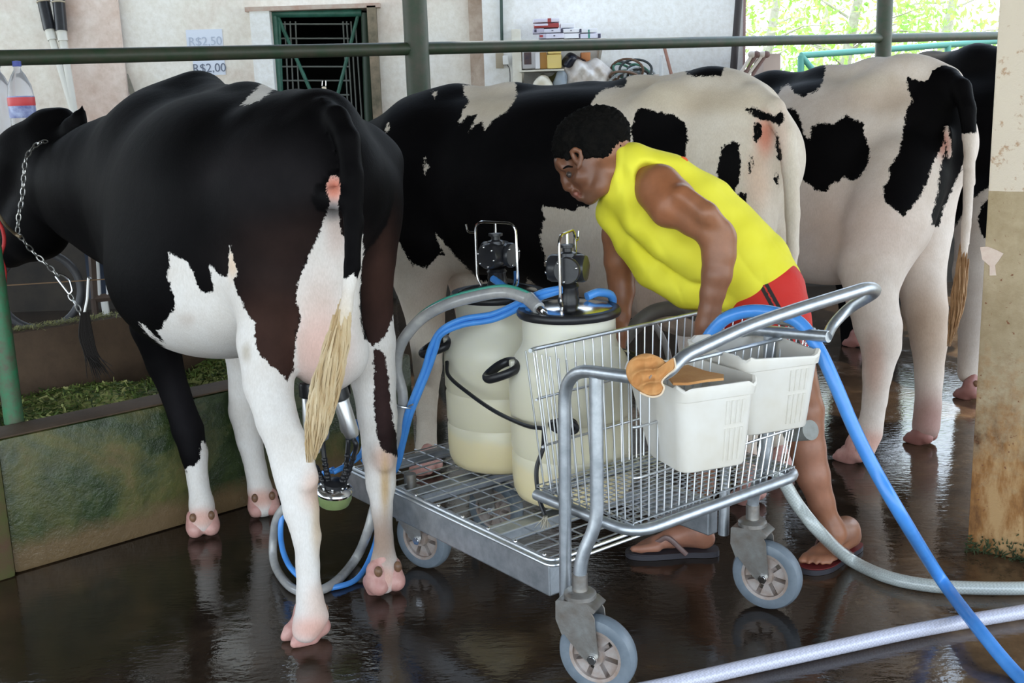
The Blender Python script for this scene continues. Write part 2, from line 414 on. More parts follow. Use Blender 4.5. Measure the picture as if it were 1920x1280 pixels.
# moss at pillar foot
ms = MB()
for i in range(420):
    t = rng.uniform(.0, .5); hgt = abs(rng.normal(0, .035)); q = pa+pe*t-pd*(.004+rng.uniform(0, .02)); q[2] = hgt*.9
    d = unit([rng.normal(), rng.normal()-.5, rng.normal()+.6]); ms.tube([q, q+d*rng.uniform(.008, .022)], [.003, .0005], 4)
tag(ms.build('moss', mat('dark_moss', (.02, .035, .012), .8, var=(.06, .08, .03), vs=30)), 'dark green moss and slime clinging to the foot of the rusty pillar', 'moss', kind='stuff')
# ------------------------------------------------------------------ feed trough along the cows' heads
m, nt, b = newmat('mossy_trough_concrete')
a1 = noise(nt, 2.4, 6, .65, dist=.5); a2 = noise(nt, 16, 6, .7)
tcn = nt.nodes.new('ShaderNodeTexCoord'); sx = nt.nodes.new('ShaderNodeSeparateXYZ'); nt.links.new(tcn.outputs['Object'], sx.inputs[0])
c = ramp(nt, a1, [(.32, (.012, .022, .010)), (.45, (.035, .055, .018)), (.55, (.10, .10, .030)), (.68, (.18, .12, .055))])
c = mixc(nt, .6, c, ramp(nt, a2, [(.3, (.5, .5, .5)), (.7, (1.25, 1.2, 1.1))]), 'MULTIPLY')
zf = ramp(nt, math_(nt, 'MULTIPLY_ADD', a2, .08, sx.outputs['Z']), [(.10, (1, 1, 1)), (.16, (0, 0, 0))])
c = mixc(nt, zf, c, (.15, .10, .05))
nt.links.new(c, b.inputs['Base Color']); nt.links.new(ramp(nt, a1, [(.4, (.18, .18, .18)), (.65, (.6, .6, .6))]), b.inputs['Roughness']); bump(nt, b, a2, .6, .012)
TRM = m
BRN = mat('brown_damp_concrete', (.055, .032, .018), .7, var=(.10, .062, .036), vs=6, bs=.4, bsc=30)
TL = 1.5; T0 = G(28, 1078); TH = .447
tr = thing('feed_trough', 'mossy green concrete feed trough in front of the left black cow', 'trough', T0)
def slab(a, L, n0, n1, h0, h1):  # a start, length along WX, from n0 to n1 along WL
    cc = a+WX*L/2+WL*(n0+n1)/2; return (cc[0], cc[1], (h0+h1)/2), (L, n1-n0, h1-h0), [WX, WL, UP]
MB().box(*slab(T0, TL, 0, .14, 0, TH), bev=.02).build('front_wall', TRM, tr)
MB().box(*slab(T0+UP*0, TL, .004, .136, TH, TH+.006), bev=.002).build('wall_top_crust', BRN, tr)
MB().box(*slab(T0, TL, .82, .92, 0, .62), bev=.015).build('back_wall', BRN, tr)
MB().box(*slab(T0, TL, .14, .82, 0, .30)).build('trough_floor', BRN, tr)
MB().box(*slab(T0+WX*TL, .10, 0, .92, 0, TH-.01), bev=.015).build('end_wall', TRM, tr)
MB().box(*slab(T0-WX*.10, .10, -.02, .92, 0, TH-.01), bev=.015).build('end_wall', mat('brown_moss_edge', (.10, .055, .03), .8, var=(.07, .09, .02), vs=12, bs=.4), tr)
def feed(name, label, t0, t1, n0, n1, cnt, h, seed):
    r = np.random.default_rng(seed); f = MB(); NX, NY = 36, 14
    vs = []
    for i in range(NX):
        for j in range(NY):
            u, w = i/(NX-1), j/(NY-1); q = T0+WX*(t0+(t1-t0)*u)+WL*(n0+(n1-n0)*w)
            hh = .30+h*(math.sin(math.pi*u)**.4)*(.65+.35*math.sin(math.pi*w))*(.8+.2*math.sin(9*u+4*w))+r.uniform(0, .012)
            vs.append((q[0], q[1], hh))
    f.add(vs, [(i*NY+j, (i+1)*NY+j, (i+1)*NY+j+1, i*NY+j+1) for i in range(NX-1) for j in range(NY-1)])
    vv = np.array(vs).reshape(NX, NY, 3)
    for k in range(cnt):
        q = vv[r.integers(NX), r.integers(NY)]+np.array([r.normal(0, .02), r.normal(0, .02), r.uniform(0, .012)])
        d = unit([r.normal(), r.normal(), r.normal()*.45]); s = unit(np.cross(d, [r.normal(), r.normal(), 1])); L = r.uniform(.006, .022); w = r.uniform(.0015, .005)
        f.add([q-d*L-s*w, q-d*L+s*w, q+d*L+s*w*.5, q+d*L-s*w*.5], [(0, 1, 2, 3)])
    mm, nt, b = newmat('chopped_green_feed_'+name)
    g = nt.nodes.new('ShaderNodeNewGeometry')
    c = ramp(nt, g.outputs['Random Per Island'], [(0, (.03, .055, .008)), (.45, (.10, .16, .025)), (.75, (.22, .27, .06)), (1, (.45, .42, .16))])
    c = mixc(nt, .6, c, ramp(nt, noise(nt, 4, 4), [(.35, (.35, .4, .3)), (.65, (1.2, 1.2, 1.1))]), 'MULTIPLY')
    nt.links.new(c, b.inputs['Base Color']); b.inputs['Roughness'].default_value = .7
    tag(f.build('chopped_grass', mm, smooth=False), label, 'cattle feed', kind='stuff')
feed('a', 'chopped green grass heaped at the left end of the mossy trough', .05, .95, .14, .80, 5200, .10, 1)
feed('b', 'chopped green grass in the trough behind the black cow\'s front legs', .98, 1.46, .14, .80, 5200, .12, 2)
f = MB(); r = np.random.default_rng(4)
for k in range(2600):
    q = T0+WX*r.uniform(0, 1.5)+WL*(.87+r.normal(0, .022)); q[2] = .621+r.uniform(0, .012)
    d = unit([r.normal(), r.normal(), r.normal()*.3]); s = unit(np.cross(d, UP)); L = r.uniform(.005, .014); f.add([q-d*L-s*.002, q-d*L+s*.002, q+d*L+s*.001, q+d*L-s*.001], [(0, 1, 2, 3)])
tag(f.build('grass_scraps', mat('dry_grass_scraps', (.16, .18, .05), .8, var=(.35, .33, .14), vs=60), smooth=False), 'scraps of cut grass along the top of the brown back wall', 'cattle feed', kind='stuff')
# left green post on the trough edge
q = G(27, 792, TH); gp = thing('green_post', 'bright green chipped steel post standing on the left end of the trough', 'post', v3(q, TH))
MB().cyl(v3(q, TH), v3(q, 3.5), .031, res=20).build('pole', GREENB, gp)

# ------------------------------------------------------------------ green pipe railing behind the cows' necks
RA, RB = P(-60, 110, 4.65), P(1900, 66, 8.6)
rt = thing('pipe_railing', 'long dark green pipe rail carried on two thick green posts behind the cows', 'railing', v3(P(780, 600, 5.8), 0))
def rp(px):
    t = np.linspace(0, 1, 2000); X = RA+(RB-RA)*t[:, None]; k = np.argmin(abs(proj(X)[0][:, 0]-px)); return X[k]
MB().tube([RA-(RB-RA)*.1, RB], [.034, .033, .031], 16).build('rail', GREENP, rt)
for px, r_ in ((782, .064), (1657, .056)):
    q = rp(px); MB().cyl(v3(q, 0), v3(q, 3.5), r_, res=24).build('post', GREENP, rt)
    MB().torus(q+unit(RA-RB)*.0, .04, .012, RB-RA, 20, 8).build('rail_collar', GREENP, rt)
# outside: paddock fence, trees, ground
gr = MB().box((9, 22, -.06), (60, 26, .1)).build('floor_outside', mat('sunlit_ground', (.42, .40, .26), .9, var=(.30, .36, .14), vs=.8)); struct(gr)
FEN = mat('teal_fence_paint', (.06, .22, .17), .5)
YF = 10.6
a0, a1, a2 = PY(1502, 104, YF), PY(1860, 78, YF+1.2), PY(1540, 150, YF)
ft = thing('paddock_fence', 'thin teal green pipe fence outside beyond the cows\' backs', 'fence', v3(a0, 0))
MB().tube([a0, a1+(a1-a0)*.6], .030, 10).build('top_rail', FEN, ft)
MB().tube([v3(a0, .75), v3(a1+(a1-a0)*.6, .75)], .028, 10).build('lower_rail', FEN, ft)
for t in (0, .75, 1.5): q = a0+(a1-a0)*t; MB().cyl(v3(q, 0), q, .032, res=12).build('post', FEN, ft)
MB().tube([a0, a2+(a2-a0)*1.2], .028, 10).build('brace', FEN, ft)
LEAF = []
for i, cc in enumerate(((.22, .44, .05), (.34, .55, .12), (.12, .30, .05))):
    mm, nt, b = newmat('leaf_%d' % i); b.inputs['Base Color'].default_value = (*cc, 1); b.inputs['Roughness'].default_value = .5
    tb = nt.nodes.new('ShaderNodeBsdfTranslucent'); tb.inputs[0].default_value = (cc[0]*1.1, cc[1]*1.2, cc[2]*1.1, 1); mx = nt.nodes.new('ShaderNodeMixShader'); mx.inputs[0].default_value = .5
    nt.links.new(b.outputs[0], mx.inputs[1]); nt.links.new(tb.outputs[0], mx.inputs[2]); nt.links.new(mx.outputs[0], nt.nodes['Material Output'].inputs[0]); LEAF.append(mm)
BARK = mat('bark', (.34, .30, .22), .85, var=(.5, .46, .36), vs=20)
def tree(px, Y, hh, rr, label, n, seed, cz):
    r = np.random.default_rng(seed); x = PY(px, 60, Y)[0]
    t = thing('tree', label, 'tree', (x, Y, 0)); tb = MB(); top = np.array([x+.2, Y, hh]); tb.tube(cr([(x, Y, 0), (x-.1, Y, hh*.4), top], 5), [.14, .10, .05], 10)
    tips = []
    for k in range(9):
        a = r.uniform(0, 6.28); s = np.array([x, Y, hh*r.uniform(.35, .9)]); e = s+np.array([math.cos(a), math.sin(a), r.uniform(-.1, .5)])*rr*r.uniform(.6, 1); tb.tube([s, (s+e)/2+[0, 0, .1], e], [.02, .012, .005], 6); tips.append(e); tips.append((s+e)/2)
    tb.build('trunk', BARK, t); lf = MB()
    for k in range(n):
        c0 = tips[r.integers(len(tips))]; q = c0+r.normal(0, .28, 3); d = unit(r.normal(0, 1, 3)); s = unit(np.cross(d, r.normal(0, 1, 3))); L = r.uniform(.04, .08)
        lf.add([q-d*L, q+s*L*.4, q+d*L, q-s*L*.4], [(0, 1, 2, 3)])
    lf.build('crown', LEAF[seed % 3], t, smooth=False)
tree(1440, 17, 3.2, 1.2, 'tree with hanging green leaves outside, just right of the brown pole', 600, 3, 2)
tree(1590, 15, 3.0, 1.3, 'leafy tree outside, just left of the right green post', 1100, 4, 2)
tree(1770, 16, 3.1, 1.4, 'leafy tree outside between the right post and the pillar', 900, 7, 2)
tree(1540, 20, 3.4, 1.5, 'pale sunlit tree farther off behind the teal fence', 700, 7, 2)
tree(1700, 21, 2.2, 1.2, 'low sunlit bush far behind the right green post', 700, 10, 2)
# ================================================================== cattle
def hidemat(name):
    m, nt, b = newmat(name)
    A = lambda n: (lambda q: (setattr(q, 'attribute_name', n), q)[1])(nt.nodes.new('ShaderNodeAttribute'))
    blk = A('blk').outputs['Fac']; tint = A('tint').outputs['Color']; dark = A('dark').outputs['Color']
    n1 = noise(nt, 55, 3, .7); n2 = noise(nt, 260, 2, .6, stretch=(1, 1, .3))
    j = math_(nt, 'MULTIPLY_ADD', math_(nt, 'SUBTRACT', n1, .5), 16, math_(nt, 'MULTIPLY_ADD', math_(nt, 'SUBTRACT', n2, .5), 8, blk))
    f = math_(nt, 'MULTIPLY_ADD', j, .45, .5, clamp=True)
    w = mixc(nt, .5, tint, ramp(nt, noise(nt, 9, 5, .65), [(.35, (.86, .80, .74)), (.62, (1.04, 1.03, 1.02))]), 'MULTIPLY')
    w = mixc(nt, .35, w, ramp(nt, n2, [(.3, (.8, .78, .75)), (.7, (1.1, 1.1, 1.1))]), 'MULTIPLY')
    k = mixc(nt, .6, dark, ramp(nt, noise(nt, 6, 5, .6), [(.35, (.6, .6, .6)), (.7, (1.5, 1.4, 1.35))]), 'MULTIPLY')
    nt.links.new(mixc(nt, f, w, k), b.inputs['Base Color'])
    nt.links.new(math_(nt, 'MULTIPLY_ADD', f, -.10, .68), b.inputs['Roughness'])
    b.inputs['Specular IOR Level'].default_value = .03
    h = math_(nt, 'ADD', math_(nt, 'MULTIPLY', n2, .35), math_(nt, 'MULTIPLY', noise(nt, 14, 4, .6), 1.0))
    bump(nt, b, h, .28, .007); return m
HIDE = hidemat('cow_hide')
HOOFP = mat('pink_hoof', (.50, .24, .21), .45, var=(.62, .36, .31), vs=30, bs=.3, bsc=50)
HOOFB = mat('brown_dewclaw', (.14, .07, .04), .4, var=(.24, .13, .07), vs=40)
SWITCH = mat('blond_tail_hair', (.62, .50, .32), .6, var=(.45, .30, .14), vs=14, stretch=(2, 2, .4))
def shade_body(V, grp, base, polys, tints, darks, white=(.74, .71, .68), mirror=None):
    """hide markings: base -1 white / +1 black, then patches (groups, sign, outline)"""
    px, _ = proj(V); blk = np.full(len(V), 40.*base)
    for gs, sgn, poly in polys:
        m = np.ones(len(V), bool) if gs is None else np.isin(grp, gs)
        if poly is None: blk[m] = 40*sgn; continue
        sd = sdpoly(px[m], poly); blk[m] = np.maximum(blk[m], sd) if sgn > 0 else np.minimum(blk[m], -sd)
    def paint(c0, lst):
        c = np.tile(np.array(c0, float), (len(V), 1))
        for gs, x, y, rx, ry, col, w in lst:
            m = np.ones(len(V)) if gs is None else np.isin(grp, gs).astype(float)
            q = np.exp(-(((px[:, 0]-x)/rx)**2+((px[:, 1]-y)/ry)**2)**1.5)*w*m
            c = c*(1-q[:, None])+np.array(col)*q[:, None]
        return c
    return blk, paint(white, tints), paint((.0034, .0032, .0036), darks)
def C(*L): return [(P(x, y, z), r*z/FPX) for x, y, z, r in L]
def axes(d):
    d = unit([d[0], d[1], 0]); return np.array([d, [-d[1], d[0], 0], [0, 0, 1.]])
def make_hoof(t, pos, d, s=1.0, pitch=0, m=HOOFP, yc=None):
    """cloven hoof standing at pos (ground), toes towards d"""
    A = axes(d); b = Body()
    for sd in (-1, 1):
        c0 = np.array(pos)+A[1]*.026*s*sd
        b.cone(c0+A[0]*.030*s+UP*.026*s, c0-A[0]*.034*s+UP*.034*s, .021*s, .028*s, .012)
        b.cone(c0-A[0]*.01*s+UP*.045*s, c0-A[0]*.015*s+UP*.075*s, .028*s, .026*s, .02)
        b.cone(c0+A[0]*.050*s+UP*.013*s, c0+UP*.012*s, .012*s, .024*s, .012)
    b.cone(np.array(pos)+UP*.07*s-A[0]*.012*s, np.array(pos)+UP*.10*s-A[0]*.016*s, .034*s, .024*s, .02)
    V, F = b.mesh(.0055, 1); V[:, 2] = np.maximum(V[:, 2], .0005)
    o = mesh_np('hoof', V, F, m, t)
    for sd in (-1, 1):
        q = np.array(pos)-A[0]*.046*s+A[1]*.030*s*sd+UP*.082*s; MB().ball(q, (.013*s, .012*s, .016*s), 6, A).build('dewclaw', HOOFB, t)
    return o
def make_switch(t, path, w0, m, n=110, seed=1, wid=(1, 1.25, 1.0, .35)):
    r = np.random.default_rng(seed); p = cr(path, 8); f = MB(); N = len(p)
    prof = np.interp(np.linspace(0, 1, N), np.linspace(0, 1, len(wid)), wid)*w0
    for k in range(n):
        a = r.uniform(0, 6.28); q = math.sqrt(r.uniform(0, 1)); s0 = r.uniform(0, .3); s1 = r.uniform(.72, 1.0)
        i0, i1 = int(s0*(N-1)), int(s1*(N-1)); ph = r.uniform(0, 6.28)
        idx = np.linspace(i0, i1, 14).astype(int); pts = []
        for j, i in enumerate(idx):
            o = prof[i]*q*(.85+.25*math.sin(ph+j*.9)); pts.append(p[i]+cR*math.cos(a+j*.08)*o+cF*math.sin(a+j*.08)*o*.7)
        f.tube(pts, [.0032, .0042, .0036, .0007], 4)
    return f.build('tail_switch', m, t)
def make_cow(label, loc, b, vox, base, polys, tints, darks, white=(.74, .71, .68), mat_=None):
    t = thing('cow', label, 'cow', loc)
    V, F = b.mesh(vox, 2); g = b.groups(V)
    blk, tint, dark = shade_body(V, g, base, polys, tints, darks, white)
    mesh_np('body', V, F, mat_ or HIDE, t, {'blk': ('FLOAT', blk), 'tint': ('FLOAT_COLOR', tint), 'dark': ('FLOAT_COLOR', dark)})
    return t
PK = (.66, .38, .31); PL = (.72, .52, .45); TAN = (.50, .30, .13); BR = (.26, .15, .09)
# ------------------------------------------------------------------ cow 1, the black one being milked at left
A1 = axes((-.57, .82)); b = Body()
e_ = lambda x, y, z, r, k=.08, g='body', ax=A1: b.ell(P(x, y, z), r, ax, k, g)
e_(432, 400, 3.46, (.60, .345, .375), .12)               # barrel
e_(400, 520, 3.42, (.42, .30, .24), .12)               # belly
e_(330, 395, 3.80, (.34, .27, .40), .12)               # chest
b.chain(C((395, 205, 3.78, 42), (375, 188, 3.80, 44), (315, 220, 3.85, 50)), .08)          # withers
b.chain(C((395, 200, 3.7, 45), (470, 208, 3.4, 40), (560, 222, 3.15, 40), (620, 216, 2.98, 26)), .07)   # spine
e_(575, 350, 3.08, (.28, .215, .225), .10)             # pelvis
b.chain(C((505, 250, 3.10, 52), (600, 236, 3.02, 50), (680, 282, 3.20, 38), (716, 300, 3.24, 38)), .06)            # hook bones
b.chain(C((600, 260, 2.93, 45), (600, 360, 2.88, 40)), .06)
b.chain(C((500, 470, 3.10, 84), (520, 560, 3.05, 74), (502, 640, 3.02, 57), (503, 720, 3.0, 46), (518, 790, 2.98, 37), (543, 850, 2.96, 36), (556, 900, 2.95, 38), (566, 957, 2.94, 32), (576, 1005, 2.94, 25.5), (577, 1060, 2.94, 22), (580, 1112, 2.94, 24), (584, 1155, 2.94, 31), (574, 1178, 2.94, 28)), .03, 'hl')
b.chain(C((540, 380, 3.05, 115), (515, 500, 3.05, 92)), .07, 'hl')
b.cone(*[q[0] for q in C((575, 905, 2.90, 1), (586, 892, 2.90, 1))], .026, .016, .02, 'hl')
b.chain(C((535, 760, 2.97, 14), (556, 810, 2.93, 13), (578, 865, 2.915, 13), (584, 900, 2.905, 15)), .03, 'hl')
b.chain(C((512, 790, 2.95, 14), (528, 880, 2.92, 15), (545, 960, 2.915, 13), (562, 1020, 2.92, 11)), .03, 'hl')
b.ell(P(676, 380, 3.20), (.13, .12, .19), A1, .08, 'hr')
b.chain(C((668, 375, 3.12, 80), (676, 480, 3.18, 66), (686, 570, 3.22, 50), (695, 640, 3.24, 46), (700, 710, 3.26, 42), (708, 780, 3.28, 37), (712, 855, 3.29, 32), (714, 905, 3.29, 28), (716, 955, 3.29, 20), (720, 1010, 3.29, 17.5), (720, 1055, 3.29, 25), (718, 1085, 3.29, 29)), .035, 'hr')
b.cone(*[q[0] for q in C((716, 840, 3.24, 1), (722, 868, 3.24, 1))], .034, .028, .02, 'hr')
b.chain(C((290, 520, 3.72, 62), (292, 610, 3.74, 46), (308, 680, 3.76, 33), (330, 740, 3.77, 27), (352, 805, 3.77, 29), (364, 850, 3.77, 25), (371, 900, 3.77, 19), (378, 945, 3.77, 23), (380, 975, 3.77, 26)), .04, 'fl')
b.chain(C((455, 620, 3.90, 46), (462, 690, 3.92, 34), (458, 770, 3.93, 29), (468, 825, 3.94, 24), (480, 880, 3.94, 20), (488, 920, 3.94, 23), (493, 945, 3.94, 25)), .04, 'fr')
# neck, head, ears
b.chain(C((330, 330, 3.85, 150), (230, 350, 4.02, 118), (140, 345, 4.15, 88)), .10, 'neck')
b.chain(C((300, 480, 3.85, 70), (220, 420, 4.0, 62), (160, 400, 4.1, 55)), .08, 'neck')
b.chain(C((95, 275, 4.2, 62), (60, 300, 4.25, 62), (25, 400, 4.35, 46), (0, 455, 4.4, 40)), .06, 'head')
b.chain(C((110, 340, 4.2, 58), (70, 430, 4.25, 52), (20, 468, 4.35, 34)), .06, 'head')
b.chain(C((92, 232, 4.2, 26), (118, 224, 4.18, 22)), .05, 'head')
b.chain(C((122, 262, 4.12, 24), (138, 240, 4.08, 20), (148, 222, 4.05, 13), (156, 196, 4.05, 1.5)), .02, 'head'); b.chain(C((146, 255, 4.06, 9), (154, 235, 4.05, 5), (157, 200, 4.05, 1)), .015, 'head')
# udder and escutcheon
e_(614, 560, 3.06, (.12, .085, .26), .05, 'ud'); e_(590, 640, 3.08, (.13, .085, .125), .03, 'ud'); e_(630, 655, 3.12, (.12, .085, .10), .03, 'ud')
b.chain(C((622, 400, 2.93, 30), (618, 500, 2.98, 38)), .06, 'esc')
b.chain(C((588, 690, 3.10, 12), (588, 712, 3.10, 10)), .015, 'ud'); b.chain(C((630, 700, 3.12, 12), (634, 722, 3.12, 10)), .015, 'ud')
# tail
b.chain(C((606, 204, 2.92, 20), (632, 222, 2.86, 24), (652, 262, 2.82, 24), (660, 330, 2.80, 22), (663, 420, 2.79, 19), (660, 500, 2.78, 16), (648, 580, 2.78, 13), (635, 650, 2.78, 12)), .02, 'tail')
# flesh creases
b.ell(P(618, 372, 2.80), (.05, .018, .03), A1, .03, 'esc')
b.ell(P(626, 352, 2.845), (.03, .024, .045), A1, .02, 'vulva')
blkleg = [(262, 608), (275, 625), (292, 637), (316, 659), (350, 680), (400, 700), (450, 700), (462, 1300), (700, 1300), (790, 1300), (790, 545), (757, 545), (744, 570), (734, 600), (722, 628), (712, 642), (700, 646), (684, 635), (676, 600), (674, 560), (678, 500), (682, 470), (678, 428), (672, 400), (668, 450), (640, 440), (634, 385), (622, 372), (614, 395), (605, 420), (595, 444), (585, 467), (571, 501), (558, 534), (553, 571), (561, 575), (564, 601), (554, 635), (551, 692), (539, 714), (524, 696), (504, 682), (484, 662), (477, 628), (479, 605), (464, 588), (447, 554), (437, 524), (447, 514), (438, 487), (432, 460), (428, 497), (427, 516), (420, 521), (403, 507), (390, 492), (398, 524), (400, 546), (388, 548), (376, 548), (366, 521), (353, 492), (335, 484), (317, 472), (318, 500), (312, 518), (319, 534), (328, 561), (326, 581), (312, 598), (302, 618), (292, 619), (309, 643), (290, 630), (269, 608), (260, 606)]
polys = [(['body', 'hl', 'hr', 'ud', 'esc', 'vulva'], -1, blkleg),
         (['hr'], 1, [(700, 655), (706, 652), (722, 665), (728, 700), (733, 760), (738, 800), (752, 842), (746, 858), (728, 848), (716, 842), (706, 812), (700, 765), (702, 700)]),
         (['body'], -1, [(450, 197), (470, 176), (490, 158), (530, 155), (508, 172), (490, 186), (470, 195)]), (['body', 'tail'], -1, [(578, 184), (592, 176), (606, 184), (594, 196)]),
         (['fl'], 1, None), (['fl'], -1, [(353, 870), (362, 876), (375, 861), (377, 829), (384, 829), (400, 860), (440, 1050), (300, 1050), (340, 900)]), (['fr'], -1, None),
         (['tail'], 1, None), (['tail'], -1, [(600, 520), (652, 522), (662, 510), (672, 528), (700, 540), (700, 800), (560, 800)]),
         (['vulva', 'esc', 'body', 'tail'], -1, [(613, 346), (619, 330), (636, 331), (638, 366), (631, 384), (628, 402), (621, 402), (620, 380), (614, 366)])]
tints = [(None, 600, 620, 46, 120, PL, .6), (['ud'], 600, 660, 60, 70, (.72, .44, .37), .65), (None, 632, 430, 25, 60, (.66, .48, .42), .6), (None, 626, 352, 24, 30, (.62, .20, .13), .95), (None, 624, 394, 26, 20, (.16, .16, .17), .9),
         (['hl'], 592, 920, 26, 40, (.66, .42, .32), .7), (['hl'], 596, 985, 12, 60, (.62, .46, .30), .7), (['hl'], 600, 1130, 30, 40, (.62, .42, .33), .6), (['hl', 'hr'], 590, 1180, 60, 26, PK, .9),
         (['hr'], 722, 860, 26, 28, (.66, .43, .34), .8), (['hr'], 722, 910, 9, 60, (.55, .36, .16), .85), (['hr'], 715, 1015, 34, 62, (.30, .19, .13), .85), (['hr'], 718, 1085, 40, 24, PK, .9),
         (['fl'], 380, 972, 40, 20, PK, .9), (['fr'], 490, 935, 40, 18, PK, .9), (['body'], 350, 600, 16, 14, (.55, .47, .42), .5), (['hl'], 462, 660, 9, 18, (.42, .36, .28), .7),
         (['tail'], 640, 640, 30, 80, (.66, .56, .40), .8), (None, 436, 495, 12, 30, (.70, .50, .34), .7)]
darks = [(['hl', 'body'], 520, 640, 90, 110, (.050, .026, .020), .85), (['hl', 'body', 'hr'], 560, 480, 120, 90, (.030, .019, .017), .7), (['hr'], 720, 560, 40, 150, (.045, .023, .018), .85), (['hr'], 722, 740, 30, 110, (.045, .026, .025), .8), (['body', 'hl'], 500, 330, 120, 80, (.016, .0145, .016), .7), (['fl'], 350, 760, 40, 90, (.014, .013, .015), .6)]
c1 = make_cow('black cow with white belly and legs standing at left, milking cups on its udder', v3(G(600, 1120), 0), b, .0115, 1, polys, tints, darks)
make_hoof(c1, G(572, 1200)+np.array([0, .01, 0]), (-.75, -.65), 1.0)
make_hoof(c1, G(717, 1112)+np.array([0, .02, 0]), (-.5, .86), 1.05)
make_hoof(c1, G(379, 1006)+np.array([0, .02, 0]), (-.3, .95), 1.0)
make_hoof(c1, G(493, 968)+np.array([0, .02, 0]), (-.3, .95), 1.0)
make_switch(c1, [P(648, 560, 2.78), P(632, 640, 2.78), P(612, 720, 2.78), P(598, 780, 2.78), P(588, 830, 2.78), P(582, 872, 2.78)], .032, SWITCH, 260, 3, (.5, .9, 1.15, 1.0, .75, .25))
tg = MB(); tg.prism([P(x, y, 4.13) for x, y in ((13, 296), (21, 294), (27, 308), (35, 330), (24, 331), (18, 312))], unit(cF)*.003)
tg.build('ear_tag', mat('yellow_tag', (.55, .36, .03), .5), c1)
# ------------------------------------------------------------------ cow 2, black and white, behind the cans
A2 = axes((-.82, .57)); b = Body()
e_ = lambda x, y, z, r, k=.08, g='body', ax=A2: b.ell(P(x, y, z), r, ax, k, g)
e_(1170, 352, 4.32, (.62, .30, .385), .12); e_(1010, 350, 4.45, (.50, .31, .37), .12); e_(1130, 430, 4.32, (.5, .27, .26), .12)
e_(870, 350, 4.62, (.36, .24, .36), .12)
b.chain(C((790, 235, 4.75, 38), (860, 208, 4.65, 40), (960, 200, 4.55, 36), (1100, 202, 4.42, 35), (1200, 188, 4.3, 36), (1290, 182, 4.2, 38), (1370, 180, 4.05, 36), (1415, 192, 3.98, 32)), .08)
e_(1345, 300, 4.12, (.33, .235, .27), .10); b.chain(C((1262, 210, 4.0, 26), (1200, 215, 4.05, 24)), .07)
b.chain(C((1250, 190, 4.05, 38), (1330, 176, 4.1, 36), (1400, 185, 4.15, 30)), .07)
b.chain(C((1392, 225, 3.95, 38), (1415, 270, 3.95, 36)), .07)
b.chain(C((1395, 330, 3.98, 62), (1400, 420, 3.95, 55), (1385, 520, 3.93, 48), (1380, 600, 3.93, 38), (1395, 700, 3.93, 30), (1404, 760, 3.93, 28), (1400, 840, 3.93, 18), (1404, 895, 3.93, 20), (1405, 915, 3.93, 22)), .04, 'hl')
b.chain(C((1440, 330, 4.1, 50), (1452, 430, 4.15, 44), (1450, 540, 4.2, 38), (1452, 640, 4.2, 28), (1458, 710, 4.2, 25), (1455, 780, 4.2, 17), (1458, 825, 4.2, 20)), .04, 'hr')
b.chain(C((800, 440, 4.62, 78), (788, 520, 4.68, 52), (798, 600, 4.7, 36), (802, 690, 4.7, 27), (800, 740, 4.5, 22), (800, 800, 4.4, 19), (799, 850, 4.35, 22)), .05, 'fl')
b.chain(C((880, 470, 4.85, 60), (885, 560, 4.85, 36), (890, 650, 4.8, 26), (892, 700, 4.7, 24), (895, 770, 4.6, 18), (895, 810, 4.55, 20)), .05, 'fr')
b.chain(C((810, 320, 4.75, 140), (730, 350, 4.9, 112), (650, 360, 5.05, 88)), .10, 'neck'); b.chain(C((600, 320, 5.15, 55), (560, 420, 5.25, 40), (545, 470, 5.3, 34)), .06, 'head')
e_(1215, 520, 4.12, (.24, .17, .16), .07, 'ud'); e_(1290, 560, 4.05, (.17, .14, .14), .06, 'ud')
b.chain(C((1205, 570, 4.0, 14), (1206, 592, 4.0, 9)), .02, 'ud'); b.chain(C((1248, 585, 4.0, 14), (1250, 608, 4.0, 9)), .02, 'ud')
b.chain(C((1415, 180, 3.92, 24), (1452, 205, 3.84, 21), (1474, 250, 3.80, 19), (1483, 320, 3.79, 17), (1486, 400, 3.79, 15), (1486, 470, 3.79, 12), (1484, 540, 3.79, 9)), .025, 'tail')
e_(1432, 250, 3.90, (.025, .035, .065), .03, 'vulva')
